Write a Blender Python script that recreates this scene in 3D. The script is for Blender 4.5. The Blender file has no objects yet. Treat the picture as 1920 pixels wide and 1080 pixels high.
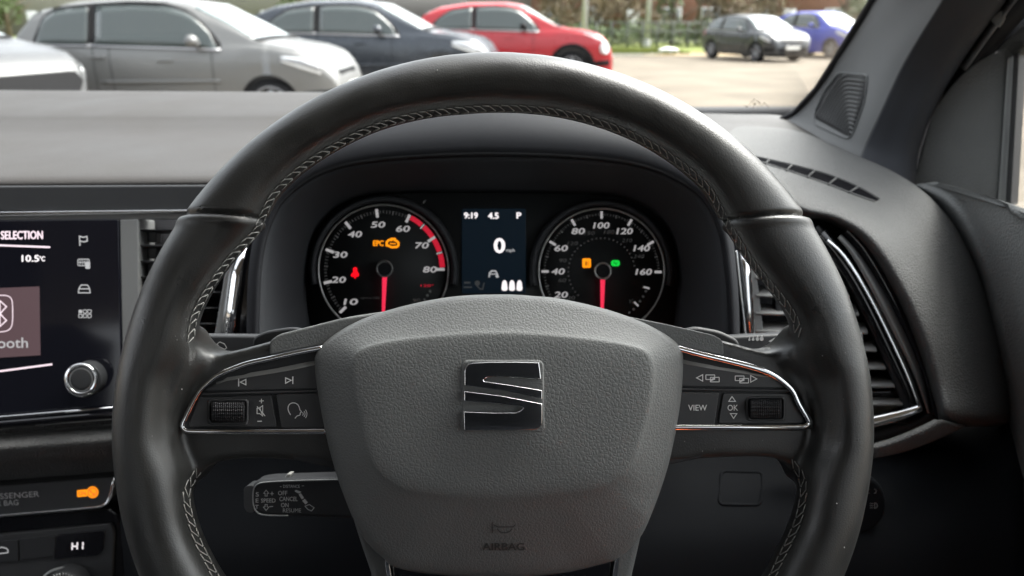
import bpy, bmesh, math, random
from mathutils import Vector, Matrix
from mathutils.bvhtree import BVHTree
import numpy as np

rad = math.radians
SC = bpy.context.scene
COL = SC.collection
random.seed(7)

# ------------------------------------------------------------------ camera
F = 1387.0                                  # focal length in pixels of a 1920 wide picture (26 mm equivalent)
CAM = Vector((0.0, 0.0, 1.33))              # car frame: X to the right, Y forward, Z up, ground at z = 0
PITCH, YAW = rad(20.4), rad(-2.5)
RC = Matrix.Rotation(YAW, 3, 'Z') @ Matrix.Rotation(math.pi / 2 - PITCH, 3, 'X')
cam_d = bpy.data.cameras.new('camera')
cam_d.sensor_width = 36.0
cam_d.lens = F / 1920 * 36.0
cam_d.clip_start = 0.02
cam_d.clip_end = 600
cam_d.dof.use_dof = True
cam_d.dof.focus_distance = 0.365
cam_d.dof.aperture_fstop = 10.5
cam = bpy.data.objects.new('camera', cam_d)
cam.location = CAM
cam.rotation_euler = RC.to_euler()
COL.objects.link(cam)
SC.camera = cam

# ------------------------------------------------------------------ overcast sky, weak wide sun, exposure
SUN_EL, SUN_AZ = rad(52), rad(62)          # azimuth measured from straight ahead (+Y), negative to the left
W = bpy.data.worlds.new('World')
SC.world = W
W.use_nodes = True
wn, wl_ = W.node_tree.nodes, W.node_tree.links
sky = wn.new('ShaderNodeTexSky')
sky.sky_type = 'NISHITA'
sky.sun_disc = False
sky.sun_elevation = SUN_EL
sky.sun_rotation = SUN_AZ
sky.air_density = 1.0
sky.dust_density = 6.0
sky.ozone_density = 1.0
hsv = wn.new('ShaderNodeHueSaturation')     # cloud cover takes most of the blue out of the sky
hsv.inputs['Saturation'].default_value = 0.22
wl_.new(sky.outputs[0], hsv.inputs['Color'])
wl_.new(hsv.outputs[0], wn['Background'].inputs['Color'])
wn['Background'].inputs['Strength'].default_value = 0.15
sun_d = bpy.data.lights.new('sun', 'SUN')
sun_d.energy = 0.9
sun_d.angle = rad(40)
sun_d.color = (1.0, 0.95, 0.87)
sun = bpy.data.objects.new('sun', sun_d)
sd = Vector((math.sin(SUN_AZ) * math.cos(SUN_EL), math.cos(SUN_AZ) * math.cos(SUN_EL), math.sin(SUN_EL)))
sun.rotation_euler = sd.to_track_quat('Z', 'Y').to_euler()
COL.objects.link(sun)

SC.view_settings.view_transform = 'Standard'
SC.view_settings.look = 'None'
SC.view_settings.exposure = 2.45
SC.view_settings.gamma = 1.0
SC.view_settings.use_curve_mapping = False
SC.render.engine = 'CYCLES'
SC.cycles.use_denoising = True
SC.cycles.max_bounces = 8
SC.cycles.transparent_max_bounces = 16
SC.cycles.caustics_reflective = False
SC.cycles.caustics_refractive = False
SC.cycles.sample_clamp_indirect = 6.0

# ------------------------------------------------------------------ geometry helpers
def ray(px, py):
    return RC @ Vector(((px - 960) / F, (540 - py) / F, -1.0))
def P(px, py, d):
    return CAM + ray(px, py) * d
def PY(px, py, y):
    r = ray(px, py)
    return CAM + r * (y / r.y)

class Plane:
    """a real plane in the car; called with a direction of sight it gives the point there, 'off' metres in front of it"""
    def __init__(s, o, n):
        s.o, s.n = o.copy(), n.normalized()
        s.u = s.n.cross(Vector((0, 0, 1))) * -1
        if s.u.length < 1e-4: s.u = Vector((1, 0, 0))
        s.u.normalize()
        if s.u.x < 0: s.u = -s.u
        s.v = s.n.cross(s.u).normalized()
        if s.v.z < 0: s.v = -s.v
    def __call__(s, px, py, off=0.0):
        r = ray(px, py)
        t = (s.o + s.n * off - CAM).dot(s.n) / r.dot(s.n)
        return CAM + r * t
    def uv(s, px, py):
        q = s(px, py) - s.o
        return Vector((q.dot(s.u), q.dot(s.v)))
    def at(s, u, v, w=0.0):
        return s.o + s.u * u + s.v * v + s.n * w
    def shifted(s, off):
        return Plane(s.o + s.n * off, s.n)

def cr(pts, n, closed=False):
    """Catmull-Rom through pts (any tuples / vectors), n samples in all, even in chord length"""
    A = np.array([tuple(p) for p in pts], float)
    m = len(A)
    out = []
    segs = m if closed else m - 1
    per = max(4, int(4 * n / segs))
    for i in range(segs):
        if closed:
            p0, p1, p2, p3 = A[(i - 1) % m], A[i], A[(i + 1) % m], A[(i + 2) % m]
        else:
            p0, p1, p2, p3 = A[max(i - 1, 0)], A[i], A[i + 1], A[min(i + 2, m - 1)]
        for k in range(per):
            t = k / per
            out.append(0.5 * (2 * p1 + (p2 - p0) * t + (2 * p0 - 5 * p1 + 4 * p2 - p3) * t * t + (3 * p1 - p0 - 3 * p2 + p3) * t ** 3))
    out.append(A[0] if closed else A[-1])
    out = np.array(out)
    s = np.concatenate([[0], np.cumsum(np.linalg.norm(np.diff(out, axis=0), axis=1))])
    tt = np.linspace(0, s[-1], n + 1)[:-1] if closed else np.linspace(0, s[-1], n)
    return np.stack([np.interp(tt, s, out[:, j]) for j in range(A.shape[1])], 1)

def cru(pts, per):
    """Catmull-Rom, 'per' samples in each interval (keeps the parameter of the control points)"""
    A = np.array([tuple(p) for p in pts], float); m = len(A); out = []
    for i in range(m - 1):
        p0, p1, p2, p3 = A[max(i - 1, 0)], A[i], A[i + 1], A[min(i + 2, m - 1)]
        for k in range(per):
            t = k / per
            out.append(0.5 * (2 * p1 + (p2 - p0) * t + (2 * p0 - 5 * p1 + 4 * p2 - p3) * t * t + (3 * p1 - p0 - 3 * p2 + p3) * t ** 3))
    out.append(A[-1])
    return np.array(out)

OFF = {}                                     # offset of each object's children from the world frame
def props(o, label=None, cat=None, group=None, kind=None):
    if label: o['label'] = label
    if cat: o['category'] = cat
    if group: o['group'] = group
    if kind: o['kind'] = kind
    return o
def thing(name, loc, label, cat, group=None, rotz=None, scale=None):
    o = bpy.data.objects.new(name, None)
    o.empty_display_size = 0.05
    COL.objects.link(o)
    o.location = loc
    if rotz is not None:
        o.rotation_euler = (0, 0, rotz)
        OFF[o.name] = Vector((0, 0, 0))
    else:
        OFF[o.name] = Vector(loc)
    return props(o, label, cat, group)

def obj(name, verts, faces, mat, parent=None, smooth=True, bevel=0, seg=2, solid=0, label=None, cat=None, group=None, kind=None,
        recalc=True, face_cam=False, subsurf=0, mats=None, fmat=None, hard=True):
    me = bpy.data.meshes.new(name)
    V = [tuple(v) for v in verts]
    if parent is None and V:                 # a thing of one mesh: its origin goes to its base
        a = np.array(V); lo, hi = a.min(0), a.max(0)
        org = Vector(((lo[0] + hi[0]) / 2, (lo[1] + hi[1]) / 2, lo[2]))
    else:
        org = Vector((0, 0, 0))
    me.from_pydata([(v[0] - org.x, v[1] - org.y, v[2] - org.z) for v in V], [], faces)
    if recalc:
        bm = bmesh.new(); bm.from_mesh(me)
        bmesh.ops.recalc_face_normals(bm, faces=bm.faces[:])
        if face_cam:
            s = 0
            for f in bm.faces:
                c = f.calc_center_median() + org
                s += f.normal.dot(CAM - c) * f.calc_area()
            if s < 0: bmesh.ops.reverse_faces(bm, faces=bm.faces[:])
        bm.to_mesh(me); bm.free()
    for m in (mats or [mat]): me.materials.append(MAT[m])
    if fmat:
        for p, i in zip(me.polygons, fmat): p.material_index = i
    if smooth:
        me.polygons.foreach_set('use_smooth', [True] * len(me.polygons))
    o = bpy.data.objects.new(name, me)
    COL.objects.link(o)
    if parent is not None:
        o.parent = parent
        o.location = -OFF[parent.name]
    else:
        o.location = org
    OFF[o.name] = Vector((0, 0, 0)) if parent is not None else org
    if solid:
        md = o.modifiers.new('solid', 'SOLIDIFY'); md.thickness = abs(solid); md.offset = -1 if solid > 0 else 1
    if bevel:
        md = o.modifiers.new('bevel', 'BEVEL'); md.width = bevel; md.segments = seg; md.limit_method = 'ANGLE'; md.angle_limit = rad(35)
        md.harden_normals = hard
    if subsurf:
        md = o.modifiers.new('sub', 'SUBSURF'); md.levels = subsurf; md.render_levels = subsurf
    return props(o, label, cat, group, kind)

class MB:
    """collects shapes of ONE part"""
    def __init__(s): s.v, s.f = [], []
    def add(s, v, f):
        k = len(s.v); s.v += [tuple(x) for x in v]; s.f += [tuple(i + k for i in q) for q in f]; return s
    def poly(s, pts, back):                  # prism: pts front ring, back = vector
        n = len(pts); pts = [Vector(p) for p in pts]
        v = pts + [p + back for p in pts]
        f = [tuple(range(n)), tuple(range(2 * n - 1, n - 1, -1))] + [(i, i + n, (i + 1) % n + n, (i + 1) % n) for i in range(n)]
        return s.add(v, f)
    def box(s, lo, hi):
        x0, y0, z0 = lo; x1, y1, z1 = hi
        v = [(x0, y0, z0), (x1, y0, z0), (x1, y1, z0), (x0, y1, z0), (x0, y0, z1), (x1, y0, z1), (x1, y1, z1), (x0, y1, z1)]
        return s.add(v, [(0, 3, 2, 1), (4, 5, 6, 7), (0, 1, 5, 4), (1, 2, 6, 5), (2, 3, 7, 6), (3, 0, 4, 7)])
    def tube(s, pts, r, n=8, closed=False, ry=None, up=None):
        pts = [Vector(p) for p in pts]; m = len(pts); rings = []
        for i, p in enumerate(pts):
            a = pts[(i - 1) % m] if (closed or i > 0) else p
            b = pts[(i + 1) % m] if (closed or i < m - 1) else p
            t = (b - a).normalized()
            q = (up or Vector((0.13, 0.2, 0.97)))
            x = t.cross(q)
            if x.length < 1e-3: x = t.cross(Vector((1, 0, 0)))
            x.normalize(); y = t.cross(x)
            rr = r[i] if hasattr(r, '__len__') else r
            r2 = ry if ry is not None else rr
            rings.append([p + x * math.cos(2 * math.pi * k / n) * rr + y * math.sin(2 * math.pi * k / n) * r2 for k in range(n)])
        v = [q for g in rings for q in g]; f = []
        for i in range(m if closed else m - 1):
            j = (i + 1) % m
            for k in range(n):
                f.append((i * n + k, i * n + (k + 1) % n, j * n + (k + 1) % n, j * n + k))
        if not closed:
            f.append(tuple(range(n - 1, -1, -1))); f.append(tuple((m - 1) * n + k for k in range(n)))
        return s.add(v, f)
    def grid(s, rows):
        n = len(rows[0]); v = [q for r in rows for q in r]; f = []
        for i in range(len(rows) - 1):
            for k in range(n - 1):
                f.append((i * n + k, i * n + k + 1, (i + 1) * n + k + 1, (i + 1) * n + k))
        return s.add(v, f)
    def ribbon(s, pts, w, surf, off, closed=False):     # flat printed stroke of width w (pixels of sight) on a surface
        A = [np.array(p, float) for p in pts]; n = len(A); L, R_ = [], []
        for i in range(n):
            a = A[i - 1] if (closed or i > 0) else A[i]
            b = A[(i + 1) % n] if (closed or i < n - 1) else A[i]
            d1 = A[i] - a; d2 = b - A[i]
            l1, l2 = np.linalg.norm(d1), np.linalg.norm(d2)
            d1 = d1 / l1 if l1 > 1e-9 else d2 / max(l2, 1e-9)
            d2 = d2 / l2 if l2 > 1e-9 else d1
            t = d1 + d2; t = t / max(np.linalg.norm(t), 1e-6)
            nn = np.array([-t[1], t[0]])
            c = max(0.5, abs(nn.dot([-d1[1], d1[0]])))
            L.append(A[i] + nn * w / 2 / c); R_.append(A[i] - nn * w / 2 / c)
        v = [surf(p[0], p[1], off) for p in L] + [surf(p[0], p[1], off) for p in R_]
        f = [(i, (i + 1) % n, (i + 1) % n + n, i + n) for i in range(n if closed else n - 1)]
        return s.add(v, f)
    def flat(s, pts, surf, off):
        return s.add([surf(p[0], p[1], off) for p in pts], [tuple(range(len(pts)))])
    def disc(s, c, r, surf, off, n=16, ry=None):
        return s.flat([(c[0] + r * math.cos(2 * math.pi * k / n), c[1] + (ry or r) * math.sin(2 * math.pi * k / n)) for k in range(n)], surf, off)
    def build(s, name, mat, parent=None, **kw): return obj(name, s.v, s.f, mat, parent, **kw)

def slab(name, pts, surf, off, thick, mat, parent=None, **kw):
    """an outline (directions of sight) standing on a surface, 'thick' metres deep"""
    fr = [surf(p[0], p[1], off) for p in pts]
    kw.setdefault('bevel', 0.0008)
    return MB().poly(fr, -surf.n * thick).build(name, mat, parent, **kw)

def loft(rows, pu, pv):
    """rows of equally many points -> smooth grid"""
    R1 = [cru(r, pu) for r in rows]
    A = np.array(R1)
    out = [cru(A[:, k], pv) for k in range(A.shape[1])]
    return [list(map(tuple, r)) for r in np.array(out).transpose(1, 0, 2)]

def rrect(x0, y0, x1, y1, r, n=4):
    o = []
    for cx, cy, a in ((x1 - r, y0 + r, -90), (x1 - r, y1 - r, 0), (x0 + r, y1 - r, 90), (x0 + r, y0 + r, 180)):
        for k in range(n + 1):
            t = rad(a + 90 * k / n); o.append((cx + r * math.cos(t), cy + r * math.sin(t)))
    return o
def roundpoly(pts, r, n=4):
    """round the corners of a polygon (pixel radius r)"""
    o = []; m = len(pts)
    for i in range(m):
        p = np.array(pts[i], float); a = np.array(pts[i - 1], float); b = np.array(pts[(i + 1) % m], float)
        ra = min(r, np.linalg.norm(a - p) * .45); rb = min(r, np.linalg.norm(b - p) * .45)
        q0 = p + (a - p) / np.linalg.norm(a - p) * ra; q1 = p + (b - p) / np.linalg.norm(b - p) * rb
        for k in range(n + 1):
            t = k / n; o.append(tuple((1 - t) ** 2 * q0 + 2 * t * (1 - t) * p + t * t * q1))
    return o

FONT_CACHE = {}
def glyphs(text):
    if text in FONT_CACHE: return FONT_CACHE[text]
    cu = bpy.data.curves.new('t', 'FONT'); cu.body = text; cu.size = 1.0; cu.resolution_u = 3
    cu.align_x = 'CENTER'; cu.align_y = 'CENTER'
    o = bpy.data.objects.new('t', cu); COL.objects.link(o)
    dg = bpy.context.evaluated_depsgraph_get()
    me = bpy.data.meshes.new_from_object(o.evaluated_get(dg))
    v = np.array([tuple(x.co)[:2] for x in me.vertices]); f = [tuple(p.vertices) for p in me.polygons]
    bpy.data.objects.remove(o); bpy.data.curves.remove(cu); bpy.data.meshes.remove(me)
    lo, hi = v.min(0), v.max(0)
    v = (v - (lo + hi) / 2) / (hi[1] - lo[1])      # height 1, centred
    FONT_CACHE[text] = (v, f)
    return v, f
def put_text(mb, text, cx, cy, h, surf, off, width=None, shear=0.0, ang=0.0, bold=0.0):
    """text of pixel height h centred on the line of sight (cx, cy)"""
    v, f = glyphs(text)
    sx = h if width is None else width / (v[:, 0].max() - v[:, 0].min())
    c, s = math.cos(rad(ang)), math.sin(rad(ang))
    offs = [(0, 0)] if not bold else [(0, 0), (bold, 0), (-bold, 0), (0, bold * .7), (0, -bold * .7)]
    for k, (bx, by) in enumerate(offs):
        pts = []
        for x, y in v:
            X = x * sx + shear * y * h + bx; Y = y * h + by
            pts.append(surf(cx + X * c - Y * s, cy - (X * s + Y * c), off + k * 2e-5))
        mb.add(pts, f)
    return mb
def arc(cx, cy, r, a0, a1, n=12, ry=None):
    return [(cx + r * math.cos(rad(a0 + (a1 - a0) * k / n)), cy - (ry or r) * math.sin(rad(a0 + (a1 - a0) * k / n))) for k in range(n + 1)]

# ------------------------------------------------------------------ materials
MAT = {}
def mat(name, col, rough=0.5, metal=0.0, spec=0.5, coat=0.0, grain=None, fine=None, vary=0.0, rvary=0.0, emit=None, es=1.0, sheen=0.0, vscale=30):
    m = bpy.data.materials.new(name); m.use_nodes = True
    nt = m.node_tree; N, L = nt.nodes, nt.links
    b = N['Principled BSDF']
    b.inputs['Base Color'].default_value = (*col, 1)
    b.inputs['Roughness'].default_value = rough
    b.inputs['Metallic'].default_value = metal
    b.inputs['Specular IOR Level'].default_value = spec
    b.inputs['Coat Weight'].default_value = coat
    b.inputs['Coat Roughness'].default_value = 0.04
    if sheen: b.inputs['Sheen Weight'].default_value = sheen
    if emit:
        b.inputs['Emission Color'].default_value = (*emit, 1); b.inputs['Emission Strength'].default_value = es
    tc = N.new('ShaderNodeTexCoord')
    if vary or rvary:
        nz = N.new('ShaderNodeTexNoise'); nz.inputs['Scale'].default_value = vscale; nz.inputs['Detail'].default_value = 6
        L.new(tc.outputs['Object'], nz.inputs['Vector'])
        if vary:
            mx = N.new('ShaderNodeMix'); mx.data_type = 'RGBA'
            mx.inputs['A'].default_value = (*[c * (1 - vary) for c in col], 1)
            mx.inputs['B'].default_value = (*[min(1, c * (1 + vary)) for c in col], 1)
            L.new(nz.outputs['Fac'], mx.inputs['Factor']); L.new(mx.outputs['Result'], b.inputs['Base Color'])
        if rvary:
            mr = N.new('ShaderNodeMapRange'); mr.inputs['From Min'].default_value = .3; mr.inputs['From Max'].default_value = .7
            mr.inputs['To Min'].default_value = max(0.02, rough - rvary); mr.inputs['To Max'].default_value = min(1, rough + rvary)
            L.new(nz.outputs['Fac'], mr.inputs['Value']); L.new(mr.outputs['Result'], b.inputs['Roughness'])
    prev = None
    if grain:                                # moulded leather grain: (cells per metre, depth in metres, strength)
        sc, dist, st = grain
        n2 = N.new('ShaderNodeTexNoise'); n2.inputs['Scale'].default_value = sc * .8; n2.inputs['Detail'].default_value = 2
        L.new(tc.outputs['Object'], n2.inputs['Vector'])
        va = N.new('ShaderNodeVectorMath'); va.operation = 'MULTIPLY_ADD'
        L.new(n2.outputs['Color'], va.inputs[0]); va.inputs[1].default_value = (.8 / sc,) * 3
        L.new(tc.outputs['Object'], va.inputs[2])
        vo = N.new('ShaderNodeTexVoronoi'); vo.feature = 'DISTANCE_TO_EDGE'; vo.inputs['Scale'].default_value = sc
        L.new(va.outputs[0], vo.inputs['Vector'])
        rp = N.new('ShaderNodeMapRange'); rp.inputs['From Max'].default_value = .28; rp.interpolation_type = 'SMOOTHSTEP'
        L.new(vo.outputs['Distance'], rp.inputs['Value'])
        bp = N.new('ShaderNodeBump'); bp.inputs['Strength'].default_value = st; bp.inputs['Distance'].default_value = dist
        L.new(rp.outputs['Result'], bp.inputs['Height']); prev = bp
    if fine:
        sc, dist, st = fine
        n3 = N.new('ShaderNodeTexNoise'); n3.inputs['Scale'].default_value = sc; n3.inputs['Detail'].default_value = 3
        L.new(tc.outputs['Object'], n3.inputs['Vector'])
        bp = N.new('ShaderNodeBump'); bp.inputs['Strength'].default_value = st; bp.inputs['Distance'].default_value = dist
        L.new(n3.outputs['Fac'], bp.inputs['Height'])
        if prev: L.new(prev.outputs[0], bp.inputs['Normal'])
        prev = bp
    if prev: L.new(prev.outputs[0], b.inputs['Normal'])
    MAT[name] = m
    return m

mat('leather', (0.020, 0.0205, 0.0198), 0.37, spec=0.58, grain=(750, 0.0002, 0.16), fine=(2000, 0.00008, .25), rvary=.10, vary=.2, vscale=45)
mat('thread', (0.24, 0.24, 0.225), 0.7, sheen=.3)
mat('airbag_plastic', (0.126, 0.131, 0.129), 0.54, spec=.45, grain=(560, 0.00035, 0.30), fine=(1500, 0.0001, .3), vary=.10)
mat('soft_plastic', (0.090, 0.090, 0.088), 0.62, spec=.25, grain=(420, 0.0006, 0.6), vary=.08)
mat('dash_pad', (0.036, 0.033, 0.031), 0.58, spec=.28, grain=(500, 0.0004, 0.3), vary=.12, rvary=.08, vscale=9)
mat('dark_plastic', (0.022, 0.023, 0.025), 0.55, spec=.3, fine=(900, 0.0002, .3), vary=.1)
mat('hood_plastic', (0.017, 0.018, 0.021), 0.65, spec=.14, fine=(1200, 0.0002, .3), vary=.08)
mat('button_plastic', (0.030, 0.031, 0.033), 0.42, spec=.45, fine=(2500, 0.0001, .2), vary=.08)
mat('button_facet', (0.24, 0.24, 0.23), 0.35, spec=.5, fine=(2500, 0.0001, .2))  # facets coloured pale in place of the windscreen light on them
mat('roller_rubber', (0.016, 0.016, 0.018), 0.45, spec=.5)
mat('gloss_black', (0.006, 0.006, 0.008), 0.06, spec=.5, coat=.6, rvary=.02)
mat('screen_black', (0.005, 0.005, 0.008), 0.08, spec=.4, emit=(0.34, 0.38, 0.55), es=.0010)
mat('chrome', (0.82, 0.83, 0.84), 0.08, metal=1.0, rvary=.03)
mat('satin_grey', (0.22, 0.225, 0.225), 0.35, metal=.4)
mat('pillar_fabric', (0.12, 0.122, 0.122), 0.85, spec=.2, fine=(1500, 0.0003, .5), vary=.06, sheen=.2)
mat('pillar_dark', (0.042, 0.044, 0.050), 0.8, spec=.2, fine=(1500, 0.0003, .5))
mat('rubber', (0.012, 0.012, 0.014), 0.6, spec=.3)
mat('door_plastic', (0.13, 0.133, 0.13), 0.6, spec=.35, grain=(330, 0.0006, 0.5), vary=.08)
mat('print_white', (0.72, 0.73, 0.72), 0.6)
mat('print_grey', (0.42, 0.42, 0.42), 0.6)
mat('print_dim', (0.12, 0.12, 0.12), 0.6)
mat('emboss', (0.045, 0.047, 0.046), 0.6)
mat('gauge_face', (0.026, 0.028, 0.029), 0.6, spec=.2)
mat('bowl_plastic', (0.048, 0.051, 0.056), 0.65, spec=.2, fine=(1200, 0.0002, .3), vary=.08)
mat('gauge_ring', (0.45, 0.46, 0.45), 0.3, metal=.8)
mat('gauge_white', (0.20, 0.20, 0.20), 0.6, emit=(.9, .87, .88), es=0.07)
mat('gauge_grey', (0.06, 0.06, 0.06), 0.6, emit=(.9, .9, .9), es=0.006)
mat('gauge_red', (0.45, 0.012, 0.03), 0.5, emit=(1, .02, .06), es=0.085)
mat('needle_red', (0.55, 0.02, 0.05), 0.4, emit=(1, .03, .09), es=0.16)
mat('lamp_red', (0.3, 0.0, 0.0), 0.5, emit=(1, .003, .012), es=0.24)
mat('lamp_amber', (0.3, 0.1, 0.0), 0.5, emit=(1, .30, .004), es=0.23)
mat('lamp_green', (0.0, 0.2, 0.02), 0.5, emit=(.004, .75, .06), es=0.17)
mat('display_blue', (0.003, 0.005, 0.008), 0.3, spec=.2, emit=(.10, .22, .36), es=.006)
mat('lit_white', (0.3, 0.3, 0.3), 0.5, emit=(1, .93, .95), es=0.2)
mat('lit_grey', (0.2, 0.2, 0.2), 0.5, emit=(.8, .8, .82), es=0.085)
mat('lit_pink', (0.3, 0.28, 0.3), 0.5, emit=(1, .80, .88), es=0.18)
mat('tile_mauve', (0.02, 0.015, 0.016), 0.2, emit=(.42, .26, .29), es=0.045)
mat('orange_cloth', (0.62, 0.10, 0.015), 0.8, vary=.1)
mat('cabin_dark', (0.06, 0.06, 0.062), 0.85, spec=.2, vary=.1)
mat('headliner', (0.30, 0.295, 0.28), 0.9, spec=.1)
mat('speck', (0.35, 0.35, 0.34), 0.8)

def glass(name, tint=(0.93, 0.95, 0.94), rough=0.0, ior=.04, gl=1.0):
    m = bpy.data.materials.new(name); m.use_nodes = True
    N, L = m.node_tree.nodes, m.node_tree.links
    N.remove(N['Principled BSDF'])
    tr = N.new('ShaderNodeBsdfTransparent'); tr.inputs[0].default_value = (*tint, 1)
    g = N.new('ShaderNodeBsdfGlossy'); g.inputs['Roughness'].default_value = rough; g.inputs[0].default_value = (gl, gl, gl, 1)
    lw = N.new('ShaderNodeLayerWeight'); lw.inputs[0].default_value = .5
    pw = N.new('ShaderNodeMath'); pw.operation = 'POWER'; pw.inputs[1].default_value = 5.0; L.new(lw.outputs['Facing'], pw.inputs[0])
    fr = N.new('ShaderNodeMath'); fr.operation = 'MULTIPLY_ADD'; fr.inputs[1].default_value = 1 - ior; fr.inputs[2].default_value = ior; L.new(pw.outputs[0], fr.inputs[0])
    mx = N.new('ShaderNodeMixShader')
    L.new(fr.outputs[0], mx.inputs[0]); L.new(tr.outputs[0], mx.inputs[1]); L.new(g.outputs[0], mx.inputs[2])
    L.new(mx.outputs[0], N['Material Output'].inputs['Surface'])
    MAT[name] = m
glass('clear_glass', (0.96, 0.975, 0.97), ior=.012, gl=.45)
glass('car_glass', (0.30, 0.36, 0.34), ior=.05)
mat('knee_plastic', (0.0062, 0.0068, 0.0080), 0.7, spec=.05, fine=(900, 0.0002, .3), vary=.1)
mat('slot_shade', (0.004, 0.004, 0.005), 0.9, spec=.02)
mat('slat_plastic', (0.33, 0.33, 0.32), 0.4, spec=.5, fine=(2500, 0.0001, .2))  # dark plastic coloured pale in place of window light on the slats
mat('seat_fabric', (0.018, 0.019, 0.022), 0.9, spec=.1, vary=.2)
# ------------------------------------------------------------------ steering wheel
TILT = PITCH
WN = Vector((0, -math.cos(TILT), math.sin(TILT)))
WP = Plane(P(938, 800, 0.364), WN)                     # plane through the middle of the rim
class Proj:
    """a built surface; called with a direction of sight gives the point on it, 'off' in front"""
    def __init__(s, *objs):
        v, f = [], []
        dg = bpy.context.evaluated_depsgraph_get()
        for o in objs:
            me = o.evaluated_get(dg).to_mesh(); k = len(v); mw = o.matrix_world
            v += [mw @ q.co for q in me.vertices]; f += [tuple(i + k for i in p.vertices) for p in me.polygons]
        s.b = BVHTree.FromPolygons(v, f)
        s.n = WN
    def hit(s, px, py):
        r = ray(px, py).normalized()
        return s.b.ray_cast(CAM, r)
    def __call__(s, px, py, off=0.0):
        h, n, i, d = s.hit(px, py)
        if h is None: return WP(px, py, off)
        if n.dot(CAM - h) < 0: n = -n
        return h + (CAM - h).normalized() * off

wheel = thing('steering_wheel', WP.at(0, -0.18, -0.02), 'black leather steering wheel with chrome trimmed spokes, emblem and grey airbag cover', 'steering wheel')

uL, uR, uT = WP.uv(217, 800), WP.uv(1630, 800), WP.uv(930, 100)
RC_ = Vector(((uL.x + uR.x) / 2, 0)); RO = (uR.x - uL.x) / 2; RC_.y = uT.y - RO
inner_px = [(362, 970), (355, 925), (344, 872), (324, 830), (316, 790), (317, 745), (330, 705), (350, 672), (360, 645), (367, 612), (374, 588), (395, 548), (428, 500), (462, 462), (486, 438), (500, 405), (520, 368), (560, 328), (620, 287), (700, 247), (780, 224), (870, 213),
            (960, 210), (1040, 217), (1120, 236), (1200, 268), (1270, 312), (1320, 356), (1346, 400), (1366, 436), (1400, 490), (1440, 540), (1472, 580), (1489, 615), (1495, 645), (1506, 672), (1528, 705), (1541, 745), (1542, 790), (1534, 830), (1515, 872), (1503, 912), (1492, 970),
            (1475, 1010), (1455, 1050), (1440, 1080), (1395, 1140), (1320, 1200), (1220, 1245), (1100, 1268), (930, 1275), (760, 1268), (640, 1245), (535, 1200), (460, 1140), (412, 1080), (395, 1050), (375, 1010)]
pol = []
for p in inner_px:
    q = WP.uv(*p) - RC_; pol.append((math.atan2(q.y, q.x), q.length))
pol.sort(); ta = np.array([a for a, r in pol]); ra_ = np.array([r for a, r in pol])
ta3 = np.concatenate([ta - 2 * math.pi, ta, ta + 2 * math.pi]); ra3 = np.concatenate([ra_, ra_, ra_])
def r_in(t): return float(np.interp((t + math.pi) % (2 * math.pi) - math.pi, ta3, ra3))
NT = 400
rin = np.array([r_in(2 * math.pi * k / NT) for k in range(NT)])
for _ in range(3): rin = (np.roll(rin, 1) + 2 * rin + np.roll(rin, -1)) / 4
def r_out(t):
    s = math.sin(t)                                    # flattened bottom, below the picture
    return min(RO, (0.165 / max(1e-6, -s)) if s < -0.5 else RO)
tmp = MB(); rows = []
for k in range(NT):
    t = 2 * math.pi * k / NT; ro = r_out(t); ri = rin[k] * 1.0
    ri = min(ri, ro - 0.026)
    m, a = (ro + ri) / 2, (ro - ri) / 2; b = 0.0165
    ring = []
    for j in range(24):
        ph = 2 * math.pi * j / 24; cc, ss = math.cos(ph), math.sin(ph)
        cc = math.copysign(abs(cc) ** .9, cc); ss = math.copysign(abs(ss) ** .9, ss)
        # the section is egg shaped: the face rolls over towards the outer edge
        x = m + a * cc; w = b * ss * (1.0 - .10 * cc)
        ring.append(WP.at(RC_.x + x * math.cos(t), RC_.y + x * math.sin(t), w))
    rows.append(ring)
v = [q for r in rows for q in r]; f = []
for i in range(NT):
    for j in range(24):
        f.append((i * 24 + j, i * 24 + (j + 1) % 24, ((i + 1) % NT) * 24 + (j + 1) % 24, ((i + 1) % NT) * 24 + j))
tmp.add(v, f)
sp_l = [(292, 610), (345, 612), (362, 632), (378, 653), (402, 667), (452, 655), (503, 641), (560, 625), (650, 605), (660, 875), (560, 867), (500, 862), (440, 863), (405, 869), (380, 884), (360, 912), (292, 935)]
sp_r = [(1565, 610), (1506, 612), (1489, 632), (1470, 652), (1445, 662), (1428, 658), (1357, 639), (1290, 620), (1220, 605), (1210, 872), (1330, 862), (1400, 859), (1450, 860), (1475, 868), (1492, 884), (1504, 915), (1565, 935)]
for sp in (sp_l, sp_r):
    tmp.poly([WP(p[0], p[1], -0.0045) for p in sp], -WN * 0.024)
shoulder_a = [(292, 600), (358, 624), (372, 650), (390, 673), (372, 703), (350, 735), (336, 765), (327, 800), (336, 840), (352, 872), (356, 892), (350, 915), (292, 940)]
shoulder_b = [(292, 600), (350, 622), (358, 650), (350, 690), (330, 740), (317, 790), (322, 840), (336, 880), (340, 905), (292, 940)]
for sh, w in ((shoulder_a, .0005), (shoulder_b, .0070)):
    tmp.poly([WP(x, y, w) for x, y in sh], -WN * (.022 + w)); tmp.poly([WP(1860 - x, y - 4, w) for x, y in sh], -WN * (.022 + w))
tob = obj('leather_tmp', tmp.v, tmp.f, 'leather')
md = tob.modifiers.new('r', 'REMESH'); md.mode = 'VOXEL'; md.voxel_size = 0.0013; md.use_smooth_shade = True
md = tob.modifiers.new('s', 'SMOOTH'); md.factor = .6; md.iterations = 42
dg = bpy.context.evaluated_depsgraph_get()
me = bpy.data.meshes.new_from_object(tob.evaluated_get(dg))
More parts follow.
